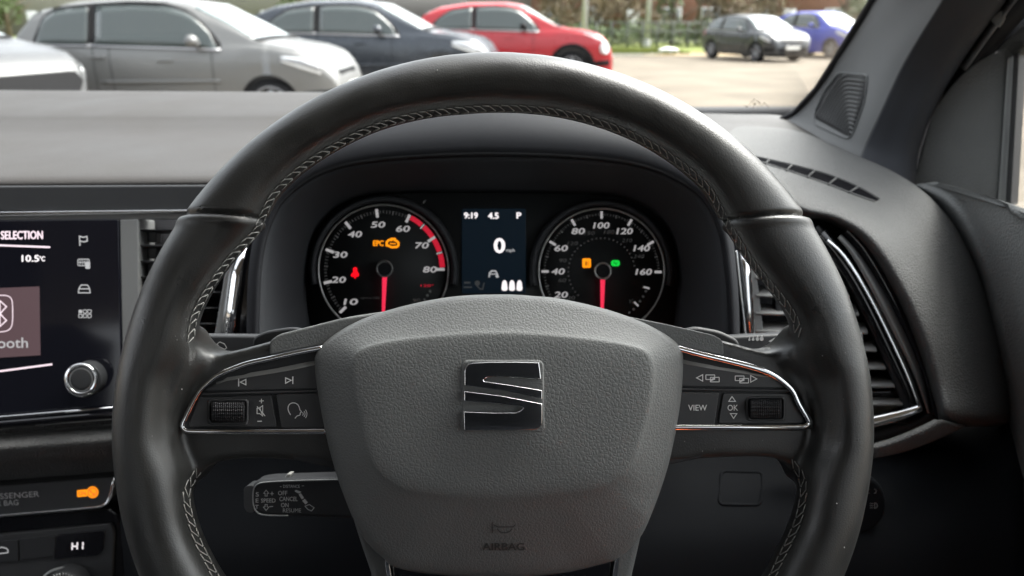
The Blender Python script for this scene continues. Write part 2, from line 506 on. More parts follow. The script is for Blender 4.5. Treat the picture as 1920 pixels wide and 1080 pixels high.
nv = len(me.vertices); co = np.empty(nv * 3); me.vertices.foreach_get('co', co); co = co.reshape(-1, 3) + np.array(tob.location)
no = np.empty(nv * 3); me.vertices.foreach_get('normal', no); no = no.reshape(-1, 3)
fa = [tuple(p.vertices) for p in me.polygons]
bpy.data.objects.remove(tob)
# seams where the top piece of leather meets the hand grips
def uvw(co):
    q = co - np.array(WP.o)
    return q @ np.array(WP.u), q @ np.array(WP.v), q @ np.array(WP.n)
U, V_, _w = uvw(co)
def seam(p0, p1, bow):
    a, b = WP.uv(*p0), WP.uv(*p1)
    d = b - a; L = d.length; d /= L; n = Vector((-d.y, d.x))
    s = ((U - a.x) * d.x + (V_ - a.y) * d.y) / L
    return (U - a.x) * n.x + (V_ - a.y) * n.y - bow * 4 * s * (1 - s), s
sl, s1 = seam((345, 403), (503, 414), 0.0012)
sr, s2 = seam((1366, 414), (1506, 405), 0.0010)
grp = np.zeros(nv, int)                                # 0 top, 1 left grip, 2 right grip, 3 bottom
for (sd_, ss_, left) in ((sl, s1, True), (sr, s2, False)):
    near = (ss_ > -.35) & (ss_ < 1.35) & ((U < RC_.x) if left else (U > RC_.x))
    g = np.exp(-(sd_ / 0.0011) ** 2) * near
    lip = np.exp(-((sd_ + 0.0032) / 0.0022) ** 2) * near
    co -= no * (0.0019 * g - 0.0009 * lip)[:, None]
vs = [WP.uv(300, 403).y, WP.uv(1500, 405).y]
fl = np.array([[np.mean(U[list(q)]), np.mean(sl[list(q)]), np.mean(sr[list(q)]), np.mean(V_[list(q)])] for q in fa])
bot = WP.uv(938, 1180).y
fg = np.where((fl[:, 0] < RC_.x) & (fl[:, 1] < 0) & (fl[:, 3] < vs[0] + .02), 1, np.where((fl[:, 0] >= RC_.x) & (fl[:, 2] < 0) & (fl[:, 3] < vs[1] + .02), 2, 0))
fg = np.where(fl[:, 3] < bot, 3, fg)
parts_l = []
full_b = BVHTree.FromPolygons([tuple(c) for c in co], fa)
for g, nm, lb in ((0, 'rim', 'smooth black leather top arc of the rim'), (1, 'grip', 'black leather grip on the media button side'), (2, 'grip', 'black leather grip on the view button side'), (3, 'rim_base', None)):
    idx = [i for i in range(len(fa)) if fg[i] == g]
    used = sorted({q for i in idx for q in fa[i]}); mp = {q: k for k, q in enumerate(used)}
    o = obj(nm, co[used], [tuple(mp[q] for q in fa[i]) for i in idx], 'leather', wheel, recalc=False, label=lb)
    o.data.update()
    # one normal field for the whole cover, so that the pieces of leather meet without a facet
    parts_l.append(o)
class LeatherSurf(Proj):
    def __init__(s): s.b = full_b; s.n = WN
leather = LeatherSurf()

# stitches: a ladder of thread along the inner edge
def on_leather(px, py):
    h, n, i, d = leather.hit(px, py)
    if h is None: return None
    if (h - CAM).length > 0.46: return None
    if n.dot(CAM - h) < 0: n = -n
    return h + n * 0.00022
def stitches(path, centre, step=17.0):
    c = cr(path, 900)
    L = np.concatenate([[0], np.cumsum(np.linalg.norm(np.diff(c, axis=0), axis=1))])
    mb = MB(); n = int(L[-1] / step)
    def at(s): return np.array([np.interp(s, L, c[:, 0]), np.interp(s, L, c[:, 1])])
    def edge(s, inset):
        p = at(s); t = at(min(s + 2, L[-1])) - at(max(s - 2, 0)); t /= np.linalg.norm(t)
        nn = np.array([-t[1], t[0]])
        if nn.dot(p - np.array(centre)) < 0: nn = -nn
        for e in (0, 1.5, 3, 5, 7, 10):
            q = p + nn * (inset + e); h = on_leather(*q)
            if h is not None: return h
        return None
    for k in range(n):
        s = k * step + random.uniform(-1.2, 1.2)
        a, b = edge(s, 12.5), edge(s + step * .72, 3.0)
        c2, d2 = edge(s + step * .30, 13.5), edge(s + step * 1.02, 12.0)
        e2, f2 = edge(s - 2, 1.5), edge(s + step * .7, 2.0)
        for p, q in ((a, b), (c2, d2), (e2, f2)):
            if p is None or q is None or (p - q).length > .012: continue
            m = (p + q) / 2 + (CAM - p).normalized() * 0.00035
            mb.tube([p, m, q], 0.00027, 5)
    return mb
up_path = [(364, 645)] + inner_px[9:34] + [(1480, 642)]
stitches(up_path, (930, 560)).build('stitching', 'thread', wheel, kind='stuff', recalc=False)
stitches([(378, 886), (359, 915), (356, 935), (363, 970), (376, 1010), (396, 1050), (414, 1085), (440, 1120)], (900, 1000), 19).build('stitching', 'thread', wheel, kind='stuff', recalc=False)
stitches([(1476, 870), (1494, 890), (1500, 915), (1498, 940), (1490, 975), (1474, 1012), (1455, 1050), (1438, 1085), (1410, 1120)], (950, 1000), 19).build('stitching', 'thread', wheel, kind='stuff', recalc=False)
# dust caught on the leather and the cover
mb = MB()
for k in range(22):
    px, py = random.choice([(random.uniform(240, 350), random.uniform(560, 1040)), (random.uniform(1510, 1600), random.uniform(560, 1040)), (random.uniform(500, 1400), random.uniform(130, 200)), (random.uniform(340, 640), random.uniform(800, 860)), (random.uniform(1270, 1480), random.uniform(812, 860))])
    h = on_leather(px, py)
    if h is None: continue
    r = random.choice([.00010, .00012, .00016, .0002])
    mb.box((h.x - r, h.y - r, h.z - r), (h.x + r, h.y + r, h.z + r))
mb.build('dust', 'speck', wheel, kind='stuff')

# airbag cover
HP = WP.shifted(0.0075)
out_px = [(943, 552), (1000, 555), (1050, 560), (1130, 578), (1200, 602), (1250, 628), (1276, 652), (1281, 680), (1277, 750), (1263, 830), (1248, 890), (1227, 950), (1205, 1000), (1180, 1030), (1162, 1044), (1140, 1055), (1046, 1076), (940, 1082),
          (815, 1077), (743, 1064), (716, 1044), (690, 1020), (668, 985), (645, 930), (628, 880), (612, 820), (598, 750), (590, 690), (594, 660), (625, 628), (680, 598), (760, 573), (850, 556)]
kr_px = [(943, 624), (1082, 633), (1190, 650), (1222, 675), (1222, 740), (1205, 810), (1188, 862), (1160, 898), (1100, 921), (945, 934), (790, 924), (735, 905), (695, 862), (678, 800), (664, 735), (662, 675), (698, 648), (800, 632)]
CX, CY = 943.0, 790.0
oc = cr(out_px, 240, True)
kc = cr(kr_px, 600, True)
ka = np.arctan2(kc[:, 1] - CY, kc[:, 0] - CX); kr_ = np.hypot(kc[:, 1] - CY, kc[:, 0] - CX)
od = np.argsort(ka); ka, kr_ = ka[od], kr_[od]
ka = np.concatenate([ka - 2 * math.pi, ka, ka + 2 * math.pi]); kr_ = np.concatenate([kr_] * 3)
oa = np.arctan2(oc[:, 1] - CY, oc[:, 0] - CX); orr = np.hypot(oc[:, 1] - CY, oc[:, 0] - CX)
kk = np.interp(oa, ka, kr_)
low = np.clip((np.sin(oa) - .55) / .35, 0, 1)          # 1 towards the lower panel
prof = [(-2, -.040), (-1, -.016), (-.5, -.0125)]
rings = []
def ring(frac_o, frac_k, w):                           # radius as a mix of outline and crest, height w
    rr = orr * frac_o + kk * frac_k
    return [HP(CX + r * math.cos(a), CY + r * math.sin(a), float(wi)) for r, a, wi in zip(rr, oa, np.broadcast_to(w, rr.shape))]
ed = -.0070 - .007 * low
rings.append(ring(1, 0, -.045)); rings.append(ring(1, 0, ed - .004)); rings.append(ring(.998, 0, ed - .0015)); rings.append(ring(.99, 0.004, ed)); rings.append(ring(.975, .015, ed + .0012))
for t in np.linspace(.1, .9, 9):
    e = t * (1 + .10 * (1 - t))
    rings.append(ring(1 - t, t, ed + .0015 + (.0080 - ed - .0015) * e))
rings.append(ring(.03, .97, .0079)); rings.append(ring(.0, 1.0, .0085)); rings.append(ring(0, .975, .0089)); rings.append(ring(0, .94, .0092))
for t in (.85, .75, .62, .5, .38, .25, .12): rings.append(ring(0, t, .0094 + .0022 * (1 - t)))
rings.append([HP(CX, CY, .0118)] )
v = [q for r in rings[:-1] for q in r] + rings[-1]; n = len(oa); f = []
for i in range(len(rings) - 2):
    for k in range(n): f.append((i * n + k, i * n + (k + 1) % n, (i + 1) * n + (k + 1) % n, (i + 1) * n + k))
c0 = (len(rings) - 2) * n
for k in range(n): f.append((c0 + k, c0 + (k + 1) % n, len(v) - 1))
airbag = obj('airbag_cover', v, f, 'airbag_plastic', wheel, face_cam=True, label='grained grey airbag cover with raised centre')
AB = Proj(airbag)
mb = put_text(MB(), 'AIRBAG', 944, 1025, 13.5, AB, .0004, width=78, bold=.5)
mb.build('lettering', 'emboss', airbag, recalc=False, smooth=False)
mb = MB()
mb.ribbon([(923, 979), (923, 1000)], 2.2, AB, .0004).ribbon([(925, 984), (934, 988), (962, 988), (966, 984)], 2, AB, .0004)
mb.ribbon(arc(946, 991, 13, 180, 360, 12, 8), 2, AB, .00043)
mb.build('horn_symbol', 'emboss', airbag, recalc=False, smooth=False)
# chrome emblem: two bars
EP = HP.shifted(.0108)
seat = slab('emblem_seat', roundpoly([(866, 675), (1020, 675), (1023, 812), (864, 812)], 14, 5), EP, .0006, .004, 'airbag_plastic', airbag, bevel=.0012, seg=3)
up = roundpoly([(871, 723), (871, 680), (1011, 679.5), (1015.5, 711), (918, 706), (904, 713.5), (1017, 731), (1017.5, 748)], 1.2, 2)
up = [(871, 723), (871, 697), (873, 689), (878, 683), (887, 680.5), (918, 679), (968, 678.8), (1011, 680), (1015, 711), (960, 707.5), (925, 706.5), (914, 708), (907, 712), (908, 715), (960, 722.5), (1017, 732), (1017, 748), (940, 732)]
lo_ = [(870, 733.5), (940, 742), (1017, 757), (1017, 790), (1015, 798), (1010, 803.5), (1002, 806), (960, 807), (870, 807), (869, 772), (925, 774), (966, 774), (975, 771), (981, 765.5), (979, 762.5), (930, 757), (870, 752)]
slab('emblem_bar', up, EP, .0032, .0045, 'chrome', wheel, bevel=.0007, seg=3, label='upper half of the chrome emblem')
slab('emblem_bar', lo_, EP, .0032, .0045, 'chrome', wheel, bevel=.0007, seg=3, label='lower half of the chrome emblem')

# lower spoke below the airbag cover
LP = WP.shifted(-0.020)
low_sp = slab('lower_spoke', [(648, 940), (1225, 940), (1204, 1010), (1188, 1080), (1170, 1260), (710, 1260), (694, 1080), (672, 1015)], LP, .004, .03, 'airbag_plastic', wheel, bevel=.004, seg=3)
slab('gloss_insert', roundpoly([(733, 1040), (1148, 1040), (1135, 1200), (748, 1200)], 6), LP, .0065, .01, 'gloss_black', wheel, bevel=.001)
for pts in ([(719, 1040), (728, 1042), (740, 1120), (745, 1200), (735, 1200), (729, 1120)], [(1163, 1040), (1154, 1042), (1143, 1120), (1138, 1200), (1148, 1200), (1154, 1120)]):
    slab('chrome_strip', pts, LP, .0085, .01, 'chrome', wheel, bevel=.0006)

# ---- spoke panels
PP = WP.shifted(-0.0042)
def frame(name, path, widths, plane, off, depth, parent, sg=1):
    """chrome trim: a strip with a rounded face along an open path; widths in pixels"""
    c = cr(path, 120); w = np.interp(np.linspace(0, 1, 120), np.linspace(0, 1, len(widths)), widths)
    rows = []
    for i in range(120):
        t = c[min(i + 1, 119)] - c[max(i - 1, 0)]; t = t / np.linalg.norm(t); nn = np.array([-t[1], t[0]])
        r = []
        for x, z in ((-.5, -depth), (-.5, -.0004), (-.42, 0), (-.05, .0002), (.30, .0000), (.5, -.0009), (.5, -depth)):
            q = c[i] + nn * sg * x * w[i]; r.append(plane(q[0], q[1], off + z))
        rows.append(r)
    mb = MB().grid(rows)
    mb.f += [tuple(range(7)), tuple(range(119 * 7 + 6, 119 * 7 - 1, -1))]
    return mb.build(name, 'chrome', parent, hard=False)
frame('chrome_frame', [(604, 652), (560, 660), (507, 672), (466, 681), (437, 691), (407, 704), (386, 721), (372, 736), (358, 761), (342, 795), (342, 803), (348, 808), (362, 809.5), (420, 810), (500, 810), (612, 809.5)],
      [10, 10, 10, 9.5, 9.5, 9.5, 9, 9, 9, 9.5, 9.5, 10, 10, 10.5, 11, 11], PP, .0042, .006, wheel)
frame('chrome_frame', [(1270, 652), (1318, 665), (1376, 679), (1421, 691), (1449, 702), (1471, 717), (1488, 734), (1500, 759), (1519, 791), (1516, 797), (1508, 801), (1494, 802), (1440, 802), (1360, 802), (1258, 802)],
      [11, 11, 11, 11, 12, 12, 12, 12, 12, 11, 11, 11, 11, 11, 11], PP, .0042, .006, wheel, -1)
base_l = [(610, 655), (560, 664), (507, 676), (466, 685), (437, 695), (407, 708), (388, 723), (375, 738), (361, 763), (346, 795), (348, 803), (362, 806), (612, 806)]
base_r = [(1262, 655), (1318, 668), (1376, 683), (1421, 695), (1447, 706), (1468, 720), (1484, 737), (1496, 761), (1515, 791), (1506, 798), (1494, 799), (1258, 799)]
pl = slab('button_panel', base_l, PP, .0006, .006, 'dark_plastic', wheel, bevel=.0004, label='media button panel')
pr = slab('button_panel', base_r, PP, .0006, .006, 'dark_plastic', wheel, bevel=.0004, label='view button panel')
# left: skip rocker
slab('skip_button', roundpoly([(594, 683), (540, 694.5), (470, 706), (424, 713), (404, 720), (384, 732), (597, 728)], 2, 3), PP, .0022, .004, 'button_plastic', pl, bevel=.0005)
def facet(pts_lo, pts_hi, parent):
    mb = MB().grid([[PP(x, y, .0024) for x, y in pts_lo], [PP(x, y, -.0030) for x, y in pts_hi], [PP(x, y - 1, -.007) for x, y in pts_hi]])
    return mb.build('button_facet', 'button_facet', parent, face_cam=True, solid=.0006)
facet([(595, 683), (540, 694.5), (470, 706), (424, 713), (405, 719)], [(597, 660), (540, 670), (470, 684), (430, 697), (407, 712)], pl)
def tri(mb, pts, w, off=.0024): mb.ribbon(pts, w, PP, off, True)
mb = MB(); mb.ribbon([(447.5, 710), (447.5, 724.5)], 2, PP, .0024); tri(mb, [(461, 711.5), (461, 721.5), (450.5, 716.5)], 1.9); mb.build('previous_symbol', 'print_white', pl, recalc=False, smooth=False)
mb = MB(); mb.ribbon([(549, 706), (549, 720)], 2, PP, .0024); tri(mb, [(535.5, 708.5), (535.5, 718.5), (546, 713)], 1.9); mb.build('next_symbol', 'print_white', pl, recalc=False, smooth=False)
slab('panel_bar', [(378, 737), (596, 731.5), (597, 735.5), (376, 741)], PP, .0024, .004, 'button_plastic', pl, bevel=.0004)
slab('rocker_plate', roundpoly([(373, 745), (508, 740), (519, 800), (352, 800)], 5), PP, .0016, .003, 'button_plastic', pl, bevel=.0006)
def well(x0, y0, x1, y1, parent):                      # dark opening with a raised lip round the roller
    c = rrect(x0, y0, x1, y1, 6, 4); mb = MB(); n = len(c)
    cx, cy = (x0 + x1) / 2, (y0 + y1) / 2
    rr = []
    for s, o in ((1.16, .0017), (1.07, .0026), (1.0, .0022), (.98, .0008)):
        rr += [PP(cx + (x - cx) * s, cy + (y - cy) * (1 + (s - 1) * 1.3), o) for x, y in c]
    f = [(i * n + k, i * n + (k + 1) % n, (i + 1) * n + (k + 1) % n, (i + 1) * n + k) for i in range(3) for k in range(n)]
    mb.add(rr, f); mb.build('roller_lip', 'button_plastic', parent, face_cam=True)
    slab('roller_well', rrect(x0 - 1, y0 - 1, x1 + 1, y1 + 1, 6), PP, .0018, .002, 'rubber', parent, bevel=0)
def roller(x0, y0, x1, y1, parent, name):
    nx, ny = 34, 17; rows = []
    for j in range(ny + 1):
        t = j / ny; a = (t - .5) * math.pi * .92
        y = (y0 + y1) / 2 + (y1 - y0) / 2 * math.sin(a) / math.sin(math.pi * .46)
        base = .0018 + .0062 * (math.cos(a) - .1)
        r = []
        for i in range(nx + 1):
            x = x0 + (x1 - x0) * i / nx
            edge = min(1, min(i, nx - i) / 2.5)
            k = .00055 if (i % 2 == 0 and j % 2 == 0) else (-.00035 if (i % 2 and j % 2) else 0)
            r.append(PP(x, y, base - (1 - edge) * .0016 + k * edge))
        rows.append(r)
    return MB().grid(rows).build(name, 'roller_rubber', parent, face_cam=True, smooth=False, solid=.0008)
well(394, 752, 461, 792, pl); roller(396, 753, 459, 791, pl, 'volume_roller')
mb = MB(); mb.ribbon([(486, 752), (494.5, 751.6)], 1.5, PP, .0018).ribbon([(490.2, 747.8), (490.2, 756)], 1.5, PP, .00183); mb.ribbon([(482.5, 790), (491, 789.7)], 1.6, PP, .0018)
mb.ribbon([(482, 765.5), (486, 765.5), (492.5, 760.5), (492.5, 780), (487, 775.5), (482, 775.5)], 1.4, PP, .0018, True).ribbon([(482, 762), (497, 780)], 1.5, PP, .00184).ribbon([(487, 763), (491, 777)], 1.2, PP, .00187)
mb.build('volume_symbols', 'print_white', pl, recalc=False, smooth=False)
slab('voice_button', roundpoly([(517.5, 739.5), (597, 737), (612, 802.5), (527, 803)], 4), PP, .0024, .004, 'button_plastic', pl, bevel=.0006)
mb = MB(); hx = [(545, 778), (541.5, 772), (540, 765), (542.5, 758.5), (548, 755.5), (554, 756), (559, 759.5), (561.5, 765), (562.5, 769), (565.5, 772), (563, 774), (562.5, 778), (557, 780), (553, 784.5)]
mb.ribbon(cr(hx, 40), 1.6, PP, .0026)
for r in (4.5, 8, 11.5): mb.ribbon(arc(564, 776, r, -42, 42, 8), 1.3, PP, .0026)
mb.build('voice_symbol', 'print_white', pl, recalc=False, smooth=False)
# right: page rocker, view, ok
slab('page_button', roundpoly([(1276, 680), (1330, 690), (1400, 700), (1440, 706), (1462, 715), (1478, 726.5), (1274, 723)], 2, 3), PP, .0022, .004, 'button_plastic', pr, bevel=.0005)
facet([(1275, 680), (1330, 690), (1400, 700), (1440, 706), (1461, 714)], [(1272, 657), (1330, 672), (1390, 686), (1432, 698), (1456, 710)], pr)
for tx, sx, s in ((1312, 1336, -1), (1413, 1391, 1)):
    mb = MB(); tri(mb, [(tx + 5.5 * -s, 702.5), (tx + 5.5 * -s, 714.5), (tx + 6 * s, 708.5)] if s < 0 else [(tx - 5.5, 704), (tx - 5.5, 716.5), (tx + 6, 710.5)], 1.7)
    yo = 0 if s < 0 else 2
    mb.ribbon(rrect(sx - 12.5, 703 + yo, sx + 4, 711.5 + yo, .4, 1), 1.5, PP, .0024, True); mb.ribbon(rrect(sx - 4, 707.5 + yo, sx + 12.5, 716 + yo, .4, 1), 1.5, PP, .00243, True)
    mb.flat([(sx - 4, 711.5 + yo), (sx + 4, 707.5 + yo), (sx + 4, 711.5 + yo), (sx - 3, 715 + yo)], PP, .00246)
    mb.build('page_symbol', 'print_white', pr, recalc=False, smooth=False)
slab('panel_bar', [(1274, 728), (1482, 730.5), (1484, 734.5), (1273, 732)], PP, .0024, .004, 'button_plastic', pr, bevel=.0004)
slab('view_button', roundpoly([(1262, 735), (1349, 736), (1340, 796.5), (1258, 796.5)], 4), PP, .0024, .004, 'button_plastic', pr, bevel=.0006)
put_text(MB(), 'VIEW', 1308, 764.5, 10.6, PP, .0026, width=35, bold=.12).build('lettering', 'print_white', pr, recalc=False, smooth=False)
slab('rocker_plate', roundpoly([(1356, 737), (1488, 738), (1510, 794), (1347, 794)], 5), PP, .0016, .003, 'button_plastic', pr, bevel=.0006)
well(1404, 747, 1468, 786, pr); roller(1406, 747.5, 1466, 785, pr, 'menu_roller')
mb = put_text(MB(), 'OK', 1374, 764.5, 10.8, PP, .0018, width=19.5, bold=.12)
tri(mb, [(1372.5, 743.5), (1366.5, 752.5), (1379, 752.5)], 1.6, .0018); tri(mb, [(1375.5, 784.5), (1369.5, 775.5), (1381.5, 775.5)], 1.6, .0018)
mb.build('ok_symbols', 'print_white', pr, recalc=False, smooth=False)
# plastic caps where spokes meet the hub
CPn = WP.shifted(-.0045)
slab('spoke_cap', cr([(504, 642), (516, 630), (560, 618), (640, 598), (700, 585), (700, 640), (600, 655), (505, 671)], 40, True) if False else roundpoly([(504, 640), (522, 627), (640, 597), (720, 585), (720, 640), (600, 650), (504, 668)], 9, 4), CPn, .0015, .026, 'airbag_plastic', wheel, bevel=.005, seg=4)
slab('spoke_cap', roundpoly([(1356, 638), (1338, 628), (1250, 608), (1160, 590), (1160, 640), (1275, 650), (1358, 668)], 9, 4), CPn, .0015, .026, 'airbag_plastic', wheel, bevel=.005, seg=4)
slab('spoke_cap', roundpoly([(535, 817), (650, 817), (655, 885), (580, 869), (549, 862)], 8, 4), CPn, -.0005, .022, 'dark_plastic', wheel, bevel=.004, seg=3)
slab('spoke_cap', roundpoly([(1333, 811), (1220, 811), (1215, 880), (1290, 864), (1318, 857)], 8, 4), CPn, -.0005, .022, 'dark_plastic', wheel, bevel=.004, seg=3)
# shift paddles behind the spokes
QP = WP.shifted(-.034)
slab('shift_paddle', roundpoly([(472, 650), (474, 632), (500, 620), (548, 613), (572, 618), (640, 640), (600, 700), (500, 700)], 12, 5), QP, 0, .006, 'dark_plastic', wheel, bevel=.002, seg=3)
slab('shift_paddle', roundpoly([(1390, 652), (1384, 636), (1350, 620), (1305, 612), (1285, 617), (1230, 640), (1260, 700), (1360, 700)], 12, 5), QP, 0, .006, 'dark_plastic', wheel, bevel=.002, seg=3)

# ------------------------------------------------------------------ stalks behind the wheel
SP = WP.shifted(-.060)
st = thing('indicator_stalk', SP(430, 690), 'dark lever with headlamp symbols behind the media button spoke', 'stalk')
slab('lever', roundpoly([(250, 627), (500, 629), (520, 640), (520, 690), (250, 700)], 8), SP, 0, .016, 'dark_plastic', st, bevel=.002, seg=3)
mb = MB(); mb.ribbon(arc(386, 645, 7, -90, 90, 8), 1.6, SP, .0003).ribbon([(386, 638), (382, 645), (386, 652)], 1.6, SP, .0003)
for k in range(3): mb.ribbon([(371, 641 + 4 * k), (379, 642 + 3.4 * k)], 1.5, SP, .0003)
mb.ribbon([(407, 645), (412, 641), (421, 645), (425, 652), (421, 655), (411, 650)], 1.6, SP, .0003, True); mb.flat([(415, 657), (424, 656), (428, 663), (419, 665)], SP, .0003); mb.ribbon(arc(394, 662, 7, 0, 180, 8), 1.6, SP, .0003)
mb.build('headlamp_symbols', 'print_grey', st, recalc=False, smooth=False)
st = thing('wiper_stalk', SP(1430, 690), 'dark lever with wiper drops behind the view button spoke', 'stalk')
slab('lever', roundpoly([(1345, 632), (1480, 625), (1620, 622), (1620, 700), (1340, 690)], 8), SP, 0, .016, 'dark_plastic', st, bevel=.002, seg=3)
mb = MB()
for k, (x, r) in enumerate(((1405, 2), (1412, 2.6), (1420, 3.2), (1428, 3.8))):
    mb.disc((x, 637 - k * .5), r, SP, .0003, 12); mb.flat([(x - r * .8, 636.2 - k * .5), (x + r * .8, 636.2 - k * .5), (x + 1, 633 - r - k * .5)], SP, .00034)
mb.flat([(1441, 640), (1452, 633), (1459, 640), (1454, 640), (1452, 644), (1446, 642)], SP, .0003); mb.ribbon([(1449, 645), (1443, 653)], 5.5, SP, .0003); mb.ribbon([(1441, 655), (1437, 662)], 6, SP, .0003)
mb.build('wiper_symbols', 'print_grey', st, recalc=False, smooth=False)
CP = Plane(P(540, 930, .435), Vector((-.10, -.93, .30)))
st = thing('cruise_stalk', CP(550, 970), 'dark cruise control lever printed with speed settings under the media spoke', 'stalk')
slab('lever', roundpoly([(471, 912), (478, 903), (500, 899), (660, 894), (700, 892), (700, 975), (520, 969), (485, 965), (473, 952)], 12, 5), CP, 0, .014, 'dark_plastic', st, bevel=.003, seg=3)
slab('end_button', roundpoly([(457, 916), (462, 911), (475, 910), (475, 962), (462, 960), (457, 950)], 4, 3), CP, -.002, .010, 'button_plastic', st, bevel=.0015, seg=3)
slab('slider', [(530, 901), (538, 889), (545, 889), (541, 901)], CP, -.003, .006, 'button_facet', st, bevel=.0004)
rim = cr([(640, 899), (560, 901), (500, 904), (483, 908), (476, 917), (474, 932), (476, 950), (484, 962), (500, 966), (540, 967)], 60)
MB().tube([CP(x, y, .0004) for x, y in rim], .0004, 6).build('edge_trim', 'satin_grey', st)
mb = MB()
for tx, x, y, h, w in (('S', 482.5, 927, 8, 5.5), ('E', 482, 938.5, 7.5, 5), ('T', 481.5, 950.5, 7.5, 6), ('SPEED', 503, 938.5, 7.5, 27), ('OFF', 530, 924.5, 8, 17), ('CANCEL', 541, 935.5, 8, 34), ('ON', 534, 947, 8, 14), ('DISTANCE', 546.5, 911.8, 5.5, 31)):
    put_text(mb, tx, x, y, h, CP, .0003, width=w, bold=.15)
mb.ribbon([(499, 919), (494.5, 925), (497, 925), (497, 930), (501, 930), (501, 925), (504, 925)], 1.3, CP, .0003, True).ribbon([(499, 957), (494, 951), (497, 950), (497, 946), (501, 946), (501, 950), (504, 951)], 1.3, CP, .0003, True)
mb.ribbon([(507, 925.5), (513, 925.5)], 1.4, CP, .0003).ribbon([(510, 922), (510, 929)], 1.4, CP, .00034).ribbon([(505, 950), (512, 949.5)], 1.4, CP, .0003)
mb.ribbon([(525, 912.5), (528, 912.3)], 1.2, CP, .0003).ribbon([(566, 911), (570, 911)], 1.2, CP, .0003)
mb.build('lettering', 'print_grey', st, recalc=False, smooth=False)
mb = put_text(MB(), 'RESUME', 547.5, 957, 7.5, CP, .0003, width=34)
mb.flat([(552, 921), (555, 918.5), (565, 922), (562, 925), (559, 925)], CP, .0003).ribbon([(562, 926), (568, 935)], 5, CP, .0003).ribbon([(569, 937), (575, 944)], 6, CP, .00034).ribbon([(572, 949), (580, 946), (589, 952), (584, 958), (577, 955)], 1.4, CP, .0003, True)
mb.build('lever_symbol', 'print_grey', st, recalc=False, smooth=False)
# ------------------------------------------------------------------ instrument cluster
GP = Plane(P(925, 505, .585), Vector((0, -math.cos(rad(19)), math.sin(rad(19)))))
clu = thing('instrument_cluster', GP(925, 640), 'lit instrument cluster with two round dials and a speed display', 'instrument cluster')
lip_px = [(480, 640), (482, 560), (487, 490), (502, 425), (536, 367), (610, 320), (720, 298), (925, 289), (1130, 298), (1240, 322), (1318, 370), (1352, 436), (1364, 510), (1369, 570), (1371, 640)]
crest_px = [(468, 640), (469, 560), (474, 488), (488, 418), (522, 345), (596, 275), (705, 232), (925, 207), (1145, 230), (1258, 268), (1332, 340), (1364, 425), (1375, 505), (1380, 570), (1382, 640)]
in_px = [(588, 640), (576, 570), (576, 510), (590, 440), (625, 395), (670, 373), (730, 364), (925, 362), (1120, 366), (1180, 376), (1225, 400), (1258, 445), (1270, 510), (1268, 570), (1258, 640)]
lipc, crc, inc = cr(lip_px, 90), cr(crest_px, 90), cr(in_px, 90)
LPd = lambda p, off: GP(p[0], p[1], off)
lp3 = [LPd(p, .082) for p in lipc]
# bowl running from the lip back to the dial plate
rows = []
for t in np.linspace(0, 1, 9):
    e = t ** .8
    rows.append([GP(*(lipc[k] * (1 - e) + inc[k] * e), .082 * (1 - t) + .000 * t) for k in range(90)])
MB().grid(rows).build('bowl', 'bowl_plastic', clu, face_cam=True, solid=.002)
slab('dial_plate', [tuple(p) for p in inc], GP, .0005, .004, 'gauge_face', clu, bevel=0)
# raised collars round the two dials, display frame
def gauge(cx, cy, R, label, lo):
    g = obj('gauge', *(lambda m: (m.v, m.f))(MB().poly([GP(x, y, .003) for x, y in arc(cx, cy, R * .985, 0, 360, 63)[:-1]], -GP.n * .004)), 'gauge_face', clu, label=label)
    ring = [GP(x, y, .0045) for x, y in arc(cx, cy, R, 0, 360, 96)[:-1]]
    MB().tube(ring, .00082, 8, closed=True).build('ring', 'gauge_ring', g)
    mb = MB(); rows = []
    for rr, o in ((1.16, .001), (1.12, .010), (1.08, .011), (1.03, .004)):
        rows.append([GP(x, y, o) for x, y in arc(cx, cy, R * rr, -12, 192, 60)])
    mb.grid(rows).build('collar', 'bowl_plastic', g, face_cam=True, solid=.001)
    return g
def pol_(cx, cy, r, a): return (cx + r * math.cos(rad(a)), cy - r * math.sin(rad(a)))
def tick(g, cx, cy, r0, r1, a, w, m, nm='tick'):
    return MB().ribbon([pol_(cx, cy, r0, a), pol_(cx, cy, r1, a)], w, GP, .0034).build(nm, m, g, recalc=False, smooth=False)
# rev counter
cx, cy, R = 719, 506, 122
g1 = gauge(cx, cy, R, 'rev counter with a red zone up to eighty', 0)
for k in range(8):
    val = 80 - 10 * k; a = 0.5 + 32 * k
    tick(g1, cx, cy, R * .81, R * .94, a, 5.2, 'gauge_white')
    q = pol_(cx, cy, R * (.70 if val not in (80, 30) else .70), a)
    put_text(MB(), str(val), q[0] + (2 if val == 80 else 0), q[1], 11.0, GP, .0034, width=25, shear=.22, bold=.55).build('numeral', 'gauge_white', g1, recalc=False, smooth=False)
mb = MB(); mm = MB()
for k in range(71):
    a = 0.5 + 32 * k / 10
    if a < 64 or k % 10 == 0: continue
    mb.ribbon([pol_(cx, cy, R * (.865 if k % 5 else .85), a), pol_(cx, cy, R * .915, a)], 1.5 if k % 5 else 2.6, GP, .0034)
mb.build('minor_ticks', 'gauge_grey', g1, recalc=False, smooth=False, kind='stuff')
for k in range(4):
    a0, a1 = 2.5 + 15.7 * k, 15.5 + 15.7 * k
    MB().ribbon(arc(cx, cy, R * .905, a0, a1, 8), 9 + (3 - k) * .3, GP, .0034).build('red_zone', 'gauge_red', g1, recalc=False, smooth=False)
    if k: tick(g1, cx, cy, R * .85, R * .94, a0 - 1.4, 2.6, 'gauge_white')
put_text(MB(), 'rpm x 100', 694, 559, 5, GP, .0034, width=35).build('lettering', 'gauge_grey', g1, recalc=False, smooth=False)
